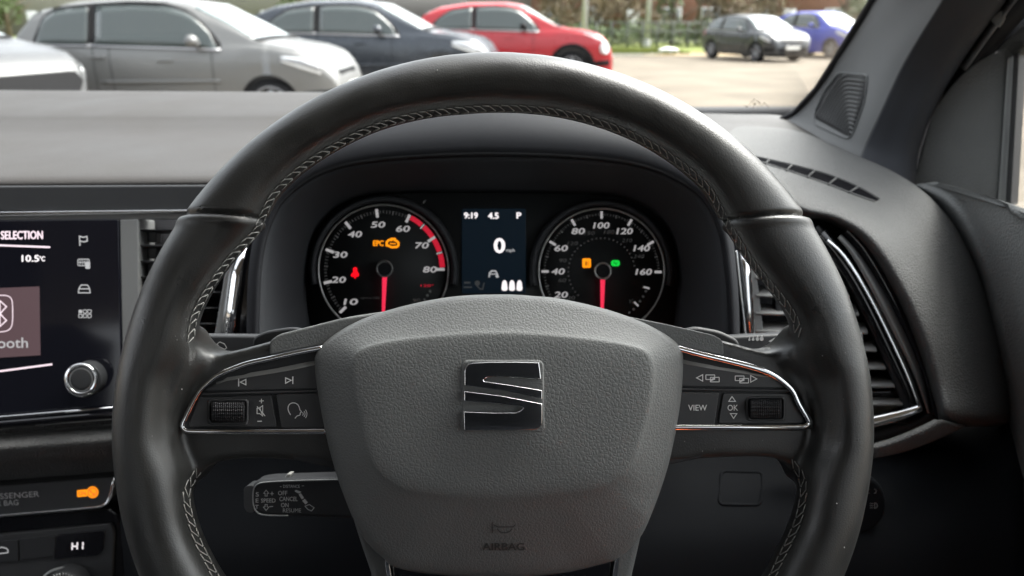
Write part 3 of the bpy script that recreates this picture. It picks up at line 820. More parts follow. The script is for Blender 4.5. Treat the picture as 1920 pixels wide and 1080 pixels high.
put_text(MB(), '120°', 801, 535.5, 4.5, GP, .0034, width=24).build('lettering', 'gauge_red', g1, recalc=False, smooth=False)
for x, y in ((806.5, 546), (801.5, 554), (796, 562)): MB().disc((x, y), 2.6, GP, .0034, 10).build('temperature_mark', 'gauge_grey', g1, recalc=False, smooth=False)
put_text(MB(), '90', 781, 563, 7, GP, .0034, width=14).build('lettering', 'gauge_grey', g1, recalc=False, smooth=False)
def needle(g, x, y, h, tipx, tipy):
    hb = MB().poly([GP(px, py, .012) for px, py in arc(x, y, 13, 0, 360, 32)[:-1]], -GP.n * .009).build('needle_hub', 'hood_plastic', g, bevel=.0008)
    MB().tube([GP(px, py, .012) for px, py in arc(x, y, h, 0, 360, 40)[:-1]], .0008, 8, closed=True).build('hub_ring', 'gauge_ring' if h > 14.5 else 'satin_grey', g)
    n = MB(); pts = [(x - 4.4, y + 12), (x + 4.4, y + 12), (tipx + 2.2, tipy), (tipx - 2.2, tipy)]
    n.poly([GP(a, b, .009) for a, b in pts], -GP.n * .002).build('needle', 'needle_red', g, bevel=.0005)
needle(g1, 721, 504, 14.4, 718, 600)
mb = put_text(MB(), 'EPC', 709.5, 456, 10, GP, .0035, width=19, bold=.45); mb.build('warning_lamp', 'lamp_amber', g1, recalc=False, smooth=False, label='amber engine power lettering lamp')
eng = [(725, 454), (729, 450), (734, 450), (734, 448), (740, 448), (740, 450.5), (744, 452), (747, 455), (747, 460), (744, 463), (734, 463.5), (729, 461), (725, 460)]
MB().ribbon(eng, 4, GP, .0035, True).ribbon([(731, 456.5), (742, 457)], 2, GP, .00354).build('warning_lamp', 'lamp_amber', g1, recalc=False, smooth=False, label='amber engine lamp')
MB().flat(cr([(666, 501), (669.5, 503), (670, 509), (673, 514), (672, 518), (668, 519), (666, 523), (663, 519), (659, 518.5), (658, 515), (662, 510), (662, 503.5)], 40, True), GP, .0035).build('warning_lamp', 'lamp_red', g1, recalc=False, smooth=False, label='red seat belt lamp')
# speedometer
cx, cy, R = 1128, 509, 118
g2 = gauge(cx, cy, R, 'speedometer in miles per hour up to one hundred and sixty', 0)
for k in range(9):
    val = 160 - 20 * k; a = 0 + 30 * k + (0 if k else -.5)
    tick(g2, cx, cy, R * .84, R * .955, a, 4.6, 'gauge_white')
    q = pol_(cx, cy, R * (.69 if k in (0, 6) else .74), a)
    put_text(MB(), str(val), q[0] - (2 if k == 0 else 0), q[1] + (0 if k != 3 else 1), 11.0, GP, .0034, width=(29 if val >= 100 else 24), shear=.22, bold=.5).build('numeral', 'gauge_white', g2, recalc=False, smooth=False)
mb = MB()
for k in range(81):
    if k % 10 == 0: continue
    a = 3 * k; mb.ribbon([pol_(cx, cy, R * (.885 if k % 5 else .87), a), pol_(cx, cy, R * .925, a)], 1.3 if k % 5 else 2.8, GP, .0034)
mb.build('minor_ticks', 'gauge_grey', g2, recalc=False, smooth=False, kind='stuff')
mb = MB()
for i, val in enumerate((30, 60, 90, 120, 150, 180, 210, 240)):
    a = 221 - (221 - 22) * i / 7; q = pol_(cx, cy, R * .64, a)
    put_text(mb, str(val), q[0], q[1], 7, GP, .0034, width=(14 if val < 100 else 19), shear=.2)
for k in range(30):
    a = 225 - 215 * k / 29; mb.disc(pol_(cx, cy, R * .53, a), 1.6, GP, .0034, 8)
mb.build('kilometre_scale', 'gauge_grey', g2, recalc=False, smooth=False, kind='stuff')
needle(g2, 1130.5, 508, 14.8, 1129, 600)
mb = MB().flat(rrect(1092, 484.5, 1108, 502, 3), GP, .0035); mb.build('warning_lamp', 'lamp_amber', g2, recalc=False, smooth=False, label='amber fuel lamp')
MB().flat([(1097.5, 490), (1100, 490), (1100, 498), (1097.5, 498)], GP, .0037).flat([(1102, 489), (1103, 489), (1103, 499), (1102, 499)], GP, .0037).build('lamp_detail', 'gauge_face', g2, recalc=False, smooth=False)
mb = MB().flat(rrect(1146, 488, 1162, 499, 4), GP, .0035); mb.build('warning_lamp', 'lamp_green', g2, recalc=False, smooth=False, label='green brake hold lamp')
MB().ribbon([(1150, 495), (1152, 491), (1155, 496), (1158, 491)], 1.2, GP, .0037).build('lamp_detail', 'gauge_face', g2, recalc=False, smooth=False)
for x, y in ((1211, 546), (1206, 556), (1200, 565), (1188, 580), (1180, 586)): MB().disc((x, y), 2.4, GP, .0034, 10).build('fuel_mark', 'gauge_grey', g2, recalc=False, smooth=False)
MB().ribbon([(1207, 538), (1218, 541)], 3, GP, .0034).build('fuel_mark', 'gauge_white', g2, recalc=False, smooth=False); MB().ribbon([(1189, 566), (1197, 574)], 3, GP, .0034).build('fuel_mark', 'gauge_white', g2, recalc=False, smooth=False)
put_text(MB(), '½', 1184, 565, 8, GP, .0034, width=9).build('lettering', 'gauge_grey', g2, recalc=False, smooth=False)
put_text(MB(), '1', 1205, 537, 6, GP, .0034).build('lettering', 'gauge_grey', g2, recalc=False, smooth=False)
# middle display
disp = slab('display', rrect(866, 391, 986, 550, 3), GP, .0018, .002, 'display_blue', clu, bevel=.0005, label='small blue black speed display')
def dt(tx, x, y, h, w, m='lit_white', b=.3): put_text(MB(), tx, x, y, h, GP, .0021, width=w, bold=b).build('lettering', m, disp, recalc=False, smooth=False)
dt('9:19', 883, 404, 11, 25, b=.6); dt('4.5', 925, 404.5, 11, 19, b=.7); dt('P', 973, 404, 11, 8, b=.6); dt('0', 936.5, 460.5, 27, 19, b=1.3); dt('mph', 957, 470, 8, 16, 'lit_grey', b=.2)
mb = MB().ribbon([(917, 520), (918, 512), (922, 508), (929, 508), (932, 513), (934, 520)], 2.8, GP, .0021).ribbon([(919, 514), (931, 514)], 2, GP, .00214).disc((932, 518), 3, GP, .0022, 10)
mb.build('door_symbol', 'lit_grey', disp, recalc=False, smooth=False)
for x in (946, 960, 974):
    MB().flat(cr([(x, 525), (x + 4, 529), (x + 5, 536), (x + 5.5, 542), (x + 3, 545), (x - 3, 545), (x - 5.5, 542), (x - 5, 536), (x - 4, 529)], 24, True), GP, .0021).build('seat_symbol', 'lit_white', disp, recalc=False, smooth=False)
MB().ribbon([(870, 530), (882, 530)], 3.5, GP, .0021).ribbon([(869, 538.5), (885, 538.5)], 2.6, GP, .0021).build('range_symbol', 'gauge_grey', disp, recalc=False, smooth=False)
MB().disc((895, 531), 5, GP, .0021).ribbon([(893, 534), (900, 542), (905, 542), (908, 530)], 2.2, GP, .00214).build('heater_symbol', 'gauge_grey', disp, recalc=False, smooth=False)
slab('glare_mark', [(789, 384), (794, 376), (800, 374), (795, 381)], GP, .0012, .0006, 'satin_grey', clu, bevel=0)

# ------------------------------------------------------------------ dashboard
dash = thing('dashboard', Vector((-.35, .8, .75)), 'grey and black dashboard behind the steering wheel under the windscreen', 'dashboard')
# hood over the cluster: lip, fascia, top running forward into the pad
rows = [[GP(*p, .080) for p in lipc], [GP(*(lipc[k] * .96 + crc[k] * .04), .0845) for k in range(90)], [GP(*(lipc[k] * .82 + crc[k] * .18), .086) for k in range(90)], [GP(*(lipc[k] * .4 + crc[k] * .6), .082) for k in range(90)], [GP(*crc[k], .070) for k in range(90)]]
last = rows[-1]
for t, dz in ((.06, .000), (.14, -.004), (.22, -.012)):
    rows.append([Vector((q.x * (1 - .0 * t), q.y + t * 1.0, q.z + dz)) for q in last])
MB().grid(rows).build('cluster_hood', 'hood_plastic', dash, face_cam=True, solid=.002)
MB().tube([GP(*(lipc[k] * .97 + crc[k] * .03), .0848) for k in range(90)], .0016, 8).build('hood_lip', 'dark_plastic', dash)
# pad left of the wheel
prof = [(169, 1.05), (172, 1.02), (186, .965), (203, .905), (216, .872), (224, .859), (232, .846), (244, .825), (256, .798), (285, .730), (318, .668), (328, .652), (334, .645), (341, .6405), (348, .639), (353, .642)]
cols = [-900, -500, -200, 0, 200, 400, 560, 700]
rows = []
for py, Y in prof:
    rows.append([PY(px, py + (4 * (px / 640) if py < 180 else 0) + (-3 * px / 500 if py > 300 else 0), Y) for px in cols])
pad = MB().grid(loft(rows, 5, 3)).build('top_pad', 'dash_pad', dash, face_cam=True, solid=.003)
# pad across the middle under the hood (behind the wheel) and on to the right side
railA = [(1300, 330, .66), (1425, 345, .605), (1505, 388, .58), (1575, 408, .566), (1636, 452, .556), (1692, 540, .55), (1734, 636, .545), (1760, 718, .54), (1774, 782, .535), (1772, 800, .58)]
railB = [(1330, 300, .72), (1440, 312, .66), (1530, 350, .62), (1606, 384, .598), (1678, 436, .58), (1735, 528, .566), (1776, 630, .556), (1802, 720, .55), (1816, 784, .545), (1812, 800, .58)]
railC = [(1340, 265, .80), (1470, 285, .73), (1580, 325, .67), (1660, 368, .635), (1725, 430, .612), (1780, 525, .596), (1820, 625, .586), (1846, 712, .58), (1860, 784, .576), (1856, 800, .61)]
railD = [(1330, 236, .91), (1480, 245, .84), (1600, 292, .735), (1690, 335, .675), (1765, 400, .645), (1822, 500, .632), (1858, 610, .622), (1880, 710, .615), (1888, 784, .612), (1880, 800, .64)]
railD2 = [(x + 10, y + 2, d + .03) for x, y, d in railD]; railD3 = [(x + 16, y + 4, d + .11) for x, y, d in railD]
railZ = [(1290, 345, .645), (1412, 352, .612), (1492, 400, .600), (1560, 420, .592), (1620, 466, .585), (1675, 552, .58), (1717, 646, .576), (1744, 726, .572), (1760, 786, .567), (1758, 800, .60)]
right_pad = MB().grid(loft([[P(*q) for q in r] for r in (railZ, railA, railB, railC, railD, railD2, railD3)], 5, 6)).build('right_pad', 'soft_plastic', dash, face_cam=True, solid=.003)
RP = Proj(right_pad)
# shelf at the foot of the windscreen, right and middle
rows = [[PY(px, py, Y) for px, py, Y in r] for r in (
    [(660, 190, 1.03), (800, 196, 1.04), (1000, 204, 1.05), (1250, 211, 1.04), (1380, 214, 1.02), (1475, 219, .98), (1560, 262, .88)],
    [(660, 212, .93), (800, 217, .92), (1000, 222, .92), (1260, 228, .92), (1390, 232, .91), (1490, 246, .87), (1590, 292, .76)],
    [(660, 252, .80), (800, 252, .80), (1000, 252, .80), (1280, 262, .80), (1400, 272, .775), (1500, 290, .735), (1620, 330, .69)],
    [(660, 310, .71), (800, 300, .70), (1000, 300, .70), (1290, 310, .70), (1400, 320, .67), (1500, 345, .65), (1620, 380, .65)])]
shelf = MB().grid(loft(rows, 5, 5)).build('windscreen_shelf', 'dash_pad', dash, face_cam=True, solid=.003)
SH = Proj(right_pad, shelf)
# demister slot on the right of the hood
slot_u = cr([(1418, 295), (1500, 314), (1560, 331), (1610, 352), (1648, 374)], 40); slot_l = cr([(1422, 302), (1492, 324), (1548, 343), (1600, 363), (1640, 377)], 40)
sl_v = [SH(*p, .0012) for p in slot_u] + [SH(*p, .0012) for p in slot_l[::-1]]
dem = MB().grid([[SH(*(slot_u[k] * (1 - t) + slot_l[k] * t), .0016) for k in range(40)] for t in np.linspace(0, 1, 7)]).build('demister_slot', 'slot_shade', dash, face_cam=True, solid=.0006)  # near black sheet laid on the pad, painting the shade inside the slot
MB().tube([SH(p[0], p[1] - 1, .0012) for p in slot_u], .0014, 8).build('slot_lip', 'soft_plastic', dem)
MB().tube([SH(p[0], p[1] + 1, .0006) for p in slot_l], .0010, 8).build('slot_lip', 'soft_plastic', dem)
for t in (.08, .26, .44, .64, .82):
    k = int(t * 39); a, b = slot_u[k], slot_l[min(39, k)]
    MB().tube([SH(*(a + np.array((6, 0))), .0022), SH(*((a + b) / 2 + np.array((1, 0))), .0022), SH(*(b - np.array((4, 0))), .0022)], .0009, 6).build('slot_rib', 'soft_plastic', dem)

# centre stack
CS = Plane(P(110, 600, .565), Vector((.105, -.95, .28)))
slab('gloss_strip', [(-900, 352), (470, 346), (470, 396), (-900, 404)], CS, -.004, .02, 'dark_plastic', dash, bevel=.002)
slab('chrome_line', [(-900, 409), (-200, 400), (130, 395.5), (470, 392), (470, 396), (130, 401), (-200, 406), (-900, 416)], CS, .0005, .008, 'chrome', dash, bevel=.0006)
slab('under_strip', [(-900, 416), (0, 405), (470, 396), (470, 410), (225, 412), (-900, 424)], CS, -.003, .01, 'satin_grey', dash, bevel=.001)
slab('stack_back', [(-900, 400), (480, 392), (480, 860), (240, 1200), (-900, 1200)], CS, -.060, .02, 'dark_plastic', dash, bevel=0)
slab('side_trim', [(224, 412), (259, 411), (262, 640), (262, 780), (232, 790), (228, 640)], CS, -.001, .05, 'satin_grey', dash, bevel=.001)
# vent between screen and cluster
va = thing('air_vent', CS(340, 640, -.03), 'slatted air vent with chrome edge between screen and cluster', 'air vent')
slab('vent_back', [(258, 408), (470, 404), (470, 640), (258, 650)], CS, -.040, .01, 'rubber', va, bevel=0)
for k in range(7):
    y = 430 + 29.5 * k
    rows = [[CS(x, y + dy - (x - 260) * .01, o) for x in (260, 300, 340, 380, 415)] for dy, o in ((0, -.006), (1.8, -.0055), (3.6, -.007), (9, -.028), (5, -.028))]
    MB().grid(rows).build('slat', 'button_plastic', va, face_cam=True, solid=.0006)
for y in (445, 475, 505): slab('vane', [(276, y - 13), (293, y - 13), (293, y + 10), (276, y + 10)], CS, -.016, .012, 'button_plastic', va, bevel=.001)
slab('vent_side', [(440, 400), (452, 400), (420, 640), (400, 640)], CS, .000, .035, 'satin_grey', va, bevel=.001)
MB().grid([[CS(x1, y, .006), CS((x0 + x1) / 2, y, .0035), CS(x0, y, .0003), CS(x0, y, -.014)] for y, x0, x1 in ((460, 440, 462), (520, 428, 450), (580, 420, 443), (645, 411, 436))]).build('chrome_edge', 'chrome', va, face_cam=True, solid=.001)
slab('gloss_panel', [(466, 396), (500, 396), (500, 645), (440, 645)], CS, -.004, .02, 'gloss_black', dash, bevel=.001)

# touch screen
scr = thing('touch_screen', CS(100, 780), 'black glass touch screen with menu tile and icon column beside the wheel', 'screen')
slab('glass', roundpoly([(-700, 425), (0, 413), (222, 411), (230, 768), (0, 779), (-700, 815)], 4), CS, 0, .012, 'screen_black', scr, bevel=.0012)
def st_(mb, nm, m, lb=None): return mb.build(nm, m, scr, recalc=False, smooth=False, label=lb)
st_(put_text(MB(), 'SOURCE SELECTION', 9, 441, 15, CS, .0003, width=142, bold=.6, ang=.4), 'lettering', 'lit_pink')
st_(MB().ribbon([(-300, 452), (0, 460), (94, 463.5)], 3.4, CS, .0003), 'screen_line', 'lit_pink')
st_(MB().ribbon([(-300, 726), (0, 696), (98, 683)], 3.4, CS, .0003), 'screen_line', 'lit_pink')
st_(put_text(MB(), '10.5', 57, 484.5, 12, CS, .0003, width=32, bold=.5), 'lettering', 'lit_white'); st_(put_text(MB(), '°C', 79, 485, 9, CS, .0003, width=10, bold=.4), 'lettering', 'lit_white')
st_(MB().flat([(-120, 545), (74, 537), (76, 666), (-120, 678)], CS, .0003), 'menu_tile', 'tile_mauve')
st_(MB().ribbon(cr([(-20, 555), (10, 554), (21, 560), (23.5, 575), (23, 606), (17, 618), (4, 622), (-20, 623)], 40), 1.6, CS, .0005), 'tile_outline', 'lit_pink')
st_(MB().ribbon([(-12, 602), (12, 575), (0, 564), (0, 612), (12, 601), (-12, 575)], 2.2, CS, .0006), 'tile_symbol', 'lit_pink')
st_(put_text(MB(), 'Bluetooth', -8, 643.5, 19, CS, .0006, width=120, bold=.3, ang=1), 'lettering', 'lit_grey')
st_(MB().ribbon([(150, 461), (149, 443), (156, 445), (163, 443.5), (163.5, 452), (157, 453.5), (150, 452)], 2.2, CS, .0003), 'flag_icon', 'lit_grey')
mb = MB().ribbon(rrect(146, 486, 167, 498, 2), 1.6, CS, .0003, True).ribbon([(147, 492), (166, 492)], 1.4, CS, .00034)
for x in (150, 154.5, 159, 163.5): mb.ribbon([(x, 487), (x, 497)], 1.2, CS, .00037)
mb.flat(rrect(160, 491, 169, 504, 1.5), CS, .0004); st_(mb, 'keypad_icon', 'lit_grey')
st_(MB().ribbon([(147, 549), (148, 541), (152, 534.5), (164, 534.5), (168, 541), (169, 549)], 2.0, CS, .0003, True).ribbon([(148, 541.5), (168, 541.5)], 2, CS, .00034), 'car_icon', 'lit_grey')
mb = MB()
for i in range(3):
    for j in range(2):
        c = rrect(147.5 + 8.5 * i, 581 + 8.2 * j, 154 + 8.5 * i, 587.2 + 8.2 * j, 1.2, 2)
        if i == j == 0: mb.flat(c, CS, .0003)
        else: mb.ribbon(c, 1.4, CS, .0003, True)
st_(mb, 'grid_icon', 'lit_grey')
def knob(px, py, r, parent, nm):
    k = MB().poly([CS(x, y, .012) for x, y in arc(px + 5, py + 1, r * 1.02, 0, 360, 40)[:-1]], -CS.n * .013).build(nm, 'dark_plastic', parent, bevel=.0008)
    rows = []
    for rr, o in ((1.0, .010), (1.02, .0135), (.99, .0158), (.90, .0170), (.78, .0168), (.74, .0160)):
        rows.append([CS(x, y, o) for x, y in arc(px, py, r * rr, 0, 360, 48)])
    MB().grid(rows).build('chrome_ring', 'chrome', k, face_cam=True)
    rows = [[CS(x, y, o) for x, y in arc(px, py, r * rr, 0, 360, 48)] for rr, o in ((.75, .0160), (.72, .0166), (.4, .0168), (.01, .0168))]
    MB().grid(rows).build('knob_cap', 'button_plastic', k, face_cam=True)
    MB().ribbon(arc(px, py, r * .66, 0, 360, 48)[:-1], 1.8, CS, .0171, True).build('cap_ring', 'satin_grey', k, recalc=False, smooth=False)
knob(152, 712, 32, scr, 'dial_knob')
# trims under the screen
rows = []
for y, o in ((770, -.004), (774, .003), (778, .006), (783, .0065), (788, .005), (800, .002), (812, -.002), (818, -.006)):
    rows.append([CS(x, y + (110 - x) * .085 + 4, o) for x in (-700, -300, 0, 110, 240, 300)])
MB().grid(rows[:6]).build('gloss_rail', 'gloss_black', dash, face_cam=True, solid=.002)
MB().tube([CS(x, 773 + (110 - x) * .085, .0042) for x in (-700, -300, 0, 110, 300)], .0011, 8).build('chrome_line', 'chrome', dash)
MB().tube([CS(x, 793 + (110 - x) * .078, .004) for x in (-700, -300, 0, 110, 300)], .0007, 8).build('chrome_line', 'satin_grey', dash)
rows = []
for y, o in ((800, -.02), (806, -.006), (816, .0), (826, .004), (834, .005), (844, .002), (858, -.006), (872, -.020), (900, -.035)):
    rows.append([CS(x, y + (110 - x) * .075, o) for x in (-700, -300, 0, 110, 240, 330)])
MB().grid(loft(rows, 3, 3)).build('padded_rail', 'soft_plastic', dash, face_cam=True, solid=.002)
ap = thing('airbag_lamp_panel', CS(110, 970), 'dark panel with amber airbag lamp edged in chrome under the screen', 'panel')
slab('panel', [(-700, 985), (-700, 935), (0, 911), (209, 894), (213, 900), (203, 940), (188, 950), (0, 967)], CS, -.018, .02, 'button_plastic', ap, bevel=.0012)
MB().tube([CS(x, y, -.0168) for x, y in cr([(-700, 1020), (-300, 994), (0, 967), (150, 954), (190, 949), (203, 940), (208, 922), (214, 896)], 80)], .0011, 8).build('chrome_edge', 'chrome', ap)
put_text(MB(), 'PASSENGER', 26, 929, 10.5, CS, -.0175, width=95, ang=3.5).build('lettering', 'print_grey', ap, recalc=False, smooth=False)
put_text(MB(), 'AIR BAG', 7, 943.5, 10, CS, -.0175, width=55, ang=3.5).build('lettering', 'print_grey', ap, recalc=False, smooth=False)
lampm = MB().flat([(144.5, 919.5), (163, 917.5), (163, 930.5), (145, 932)], CS, -.0175).disc((173.5, 923), 11, CS, -.0174, 24); lampm.build('airbag_lamp', 'lamp_amber', ap, recalc=False, smooth=False, label='amber passenger airbag lamp')
mb = put_text(MB(), 'ON', 154, 925, 7, CS, -.0172, width=13, ang=3); mb.ribbon(arc(173.5, 923, 8, -30, 150, 10), 1.3, CS, -.0172).ribbon([(167, 918), (176, 928), (178, 924)], 1.3, CS, -.0171).ribbon(arc(173.5, 923, 8, 150, 330, 10), 1.0, CS, -.0172)
mb.build('lamp_detail', 'gauge_red', ap, recalc=False, smooth=False)
cl = thing('climate_panel', CS(100, 1150), 'climate control panel with HI readout and round dial below the screen', 'panel')
slab('surround', [(-700, 1030), (0, 968), (205, 952), (218, 960), (230, 985), (238, 1200), (-700, 1200)], CS, -.024, .02, 'gloss_black', cl, bevel=.002)
slab('panel', roundpoly([(-700, 1062), (0, 1003), (208, 982), (214, 1000), (205, 1200), (-700, 1200)], 6), CS, -.020, .02, 'button_plastic', cl, bevel=.001)
slab('button', roundpoly([(-80, 1022), (34, 1012), (34, 1052), (-80, 1060)], 2), CS, -.0185, .01, 'dark_plastic', cl, bevel=.0006)
slab('button', roundpoly([(37, 1011), (104, 1004), (101, 1043), (37, 1051)], 2), CS, -.0185, .01, 'dark_plastic', cl, bevel=.0006)
slab('readout', roundpoly([(106, 1003), (197, 994), (193, 1032), (184, 1042), (100, 1049)], 4), CS, -.0185, .01, 'gloss_black', cl, bevel=.0006)
mb = MB()
for x0, x1, y0, y1 in ((135.6, 135.2, 1018, 1031), (145, 144.6, 1017, 1030), (155.5, 155, 1016.5, 1029.5)):
    mb.ribbon([(x0, y0), (x0, (y0 + y1) / 2 - .4)], 2.3, CS, -.018).ribbon([(x1, (y0 + y1) / 2 + .4), (x1, y1)], 2.3, CS, -.018)
mb.ribbon([(136.5, 1024.5), (143.8, 1024)], 2.2, CS, -.018); mb.build('readout_digits', 'lit_white', cl, recalc=False, smooth=False)
MB().ribbon([(-20, 1034), (-8, 1029), (4, 1026), (11, 1028), (15, 1031), (15, 1036), (9, 1037), (-20, 1040)], 1.8, CS, -.018).build('car_symbol', 'lit_grey', cl, recalc=False, smooth=False)
kn = MB().poly([CS(x, y, -.004) for x, y in arc(118, 1112, 40, 0, 360, 40)[:-1]], -CS.n * .016).build('temperature_dial', 'dark_plastic', cl, bevel=.001)
MB().tube([CS(x, y, -.013) for x, y in arc(118, 1112, 46, 0, 360, 48)[:-1]], .0014, 8, closed=True).build('dial_ring', 'satin_grey', kn)
mb = MB()
for k in range(40):
    a = 9 * k; mb.tube([CS(*pol_(118, 1112, 30, a), -.0038), CS(*pol_(118, 1112, 38, a), -.0038)], .0006, 5)
mb.build('dial_knurling', 'satin_grey', kn, kind='stuff')

# right air vent
VP = Plane(P(1580, 620, .575), Vector((-.16, -.94, .30)))
vb = thing('air_vent', VP(1600, 800), 'tall chrome framed air vent with grey slats at the door end of the dashboard', 'air vent')
slab('vent_back', [(1370, 400), (1540, 405), (1640, 440), (1720, 540), (1785, 660), (1815, 800), (1620, 835), (1370, 845)], VP, -.045, .01, 'rubber', vb, bevel=0)
def right_x(y): return float(np.interp(y, [430, 470, 520, 560, 600, 650, 700, 740, 770], [1530, 1560, 1590, 1612, 1632, 1657, 1682, 1702, 1712]))
for k in range(9):
    y = 505 + 33.5 * k; x1 = right_x(y + 8) - 12
    xs = np.linspace(1418, x1, 6)
    rows = [[VP(x + dx, y + dy + (x - 1430) * .010, o) for x in xs] for dx, dy, o in ((-6, -3, -.018), (0, 14, -.003), (.5, 16.5, -.002), (0, 19, -.003), (-6, 12, -.020))]
    MB().grid(rows).build('slat', 'slat_plastic' if k < 8 else 'button_plastic', vb, face_cam=True, solid=.0008)
slab('vane', roundpoly([(1452, 555), (1470, 553), (1474, 590), (1456, 594)], 4), VP, -.006, .012, 'button_plastic', vb, bevel=.002, seg=3)
slab('lower_blank', [(1520, 735), (1690, 733), (1722, 775), (1620, 800), (1520, 805)], VP, -.012, .01, 'gloss_black', vb, bevel=.001)
slab('vent_side', [(1398, 470), (1414, 470), (1434, 640), (1418, 640)], VP, -.004, .035, 'satin_grey', vb, bevel=.001)
slab('chrome_edge', [(1378, 470), (1396, 640), (1402, 640), (1383, 470)], VP, .004, .010, 'chrome', vb, bevel=.0008)
MB().grid([[VP(x0, y, .004), VP((x0 + x1) / 2, y, .0034), VP(x1, y, .0026), VP(x1, y, -.012)] for y, x0, x1 in ((460, 1386, 1404), (520, 1392, 1409), (580, 1398, 1413), (645, 1405, 1418))]).build('chrome_edge', 'chrome', vb, face_cam=True, solid=.001)
def strip3(name, path, wpx, off, depth, m, parent, rnd=.0015, tilt=0.0):
    c = cr(path, 70); rows = []
    for i in range(70):
        t = c[min(i + 1, 69)] - c[max(i - 1, 0)]; t = t / np.linalg.norm(t); nn = np.array([-t[1], t[0]])
        w = wpx if not hasattr(wpx, '__len__') else float(np.interp(i / 69, np.linspace(0, 1, len(wpx)), wpx))
        rows.append([VP(*(c[i] + nn * x * w), off + z + tilt * x) for x, z in ((-.5, -depth), (-.5, -rnd), (-.3, 0), (.3, 0), (.5, -rnd), (.5, -depth))])
    return MB().grid(rows).build(name, m, parent)
strip3('inner_frame', [(1528, 428), (1560, 465), (1600, 530), (1640, 610), (1675, 690), (1703, 765)], [18, 20, 22, 22, 22, 18], -.004, .03, 'dark_plastic', vb)
strip3('gloss_frame', [(1538, 440), (1572, 480), (1615, 550), (1660, 640), (1695, 715), (1716, 768)], [30, 28, 24, 20, 18, 14], -.0005, .02, 'gloss_black', vb, .003)
strip3('chrome_edge', [(1552, 450), (1585, 482), (1630, 553), (1672, 635), (1704, 705), (1727, 768)], [6, 7, 8, 9, 9, 8], .0040, .012, 'chrome', vb, .0006, .0009)
strip3('outer_frame', [(1574, 443), (1604, 478), (1646, 548), (1688, 630), (1720, 700), (1742, 775)], [10, 16, 20, 20, 16, 6], .0020, .02, 'satin_grey', vb, .002, .0020)  # satin grey stands in for a window reflection in gloss black trim
strip3('chrome_foot', [(1500, 806), (1580, 802), (1640, 791), (1690, 778), (1728, 764)], [24, 24, 24, 22, 14], .0045, .014, 'chrome', vb, .001, .0022)
strip3('outer_gloss', [(1590, 432), (1624, 470), (1668, 545), (1710, 630), (1740, 705), (1760, 780)], [22, 26, 28, 28, 26, 22], -.002, .02, 'gloss_black', vb, .003, .001)
strip3('vent_surround', [(1480, 832), (1570, 830), (1640, 817), (1700, 800), (1738, 785), (1752, 770)], [26, 26, 28, 28, 24, 16], -.003, .03, 'dark_plastic', vb, .006)
rows = [[P(x, y, d) for x, y, d in r] for r in ([(1470, 846, .545), (1570, 843, .54), (1650, 828, .535), (1710, 806, .532), (1752, 786, .532)], [(1470, 852, .540), (1580, 850, .534), (1660, 836, .529), (1722, 813, .526), (1770, 790, .53)], [(1470, 868, .545), (1590, 866, .54), (1680, 852, .536), (1750, 828, .536), (1810, 800, .545)])]
MB().grid(loft(rows, 5, 4)).build('vent_lower_lip', 'soft_plastic', dash, face_cam=True, solid=.003)

# lower dashboard, column shroud, knee panel
rows = [[P(x, y, d) for x, y, d in r] for r in (
    [(240, 640, .70), (480, 640, .66), (925, 640, .64), (1390, 640, .63), (1600, 780, .66), (1930, 730, .68)],
    [(230, 800, .64), (480, 800, .62), (925, 800, .60), (1390, 800, .59), (1600, 830, .60), (1925, 800, .625)],
    [(225, 960, .58), (480, 960, .56), (925, 960, .55), (1390, 940, .545), (1620, 940, .54), (1920, 930, .57)],
    [(235, 1120, .56), (480, 1120, .545), (925, 1120, .535), (1390, 1100, .53), (1640, 1100, .52), (1930, 1100, .54)],
    [(240, 1500, .58), (480, 1500, .57), (925, 1500, .56), (1390, 1500, .55), (1660, 1500, .54), (1930, 1500, .52)])]
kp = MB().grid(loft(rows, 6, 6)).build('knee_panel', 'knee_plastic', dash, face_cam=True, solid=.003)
KP = Proj(kp)
slab('backing', [(420, 352), (1470, 352), (1560, 425), (1640, 500), (1760, 900), (420, 900)], GP, -.10, .01, 'rubber', dash, bevel=0)
KPl = Plane(KP(1390, 915), KP.hit(1390, 915)[1] if KP.hit(1390, 915)[1].y < 0 else -KP.hit(1390, 915)[1])
fc = roundpoly([(1352, 884), (1430, 886), (1426, 947), (1348, 946)], 10, 5)
MB().tube([KP(x, y, -.0004) for x, y in fc], .0013, 8, closed=True).build('fuse_cover', 'knee_plastic', dash)
ls = thing('light_switch', P(1625, 1000, .53), 'round headlamp switch low beside the wheel rim', 'switch')
LS = Plane(P(1620, 950, .525), Vector((-.1, -.95, .2)))
MB().poly([LS(x, y, .004) for x, y in arc(1605, 945, 58, 0, 360, 40)[:-1]], -LS.n * .03).build('bezel', 'knee_plastic', ls, bevel=.003)
mb = MB(); mb.ribbon(arc(1639, 921, 4, -90, 90, 6), 1.5, LS, .0043).ribbon(arc(1630, 921, 4, 90, 270, 6), 1.5, LS, .0043)
mb.ribbon(arc(1640, 948, 5, -90, 90, 8), 1.6, LS, .0043, True)
for k in range(3): mb.ribbon([(1631, 944 + 4 * k), (1637, 944 + 4 * k)], 1.4, LS, .0043)
mb.build('switch_symbols', 'print_dim', ls, recalc=False, smooth=False)
col_ = MB(); rows = []
for w, s in ((-.035, 1.0), (-.045, 1.06), (-.10, 1.12), (-.17, 1.2)):
    rows.append([WP(925 + (x - 925) * s, 780 + (y - 780) * s, w) for x, y in cr([(760, 700), (925, 670), (1090, 700), (1130, 800), (1080, 900), (925, 930), (770, 900), (720, 800)], 48, True)])
for r in rows: r.append(r[0])
MB().grid(rows).build('column_shroud', 'dark_plastic', dash, solid=.002)

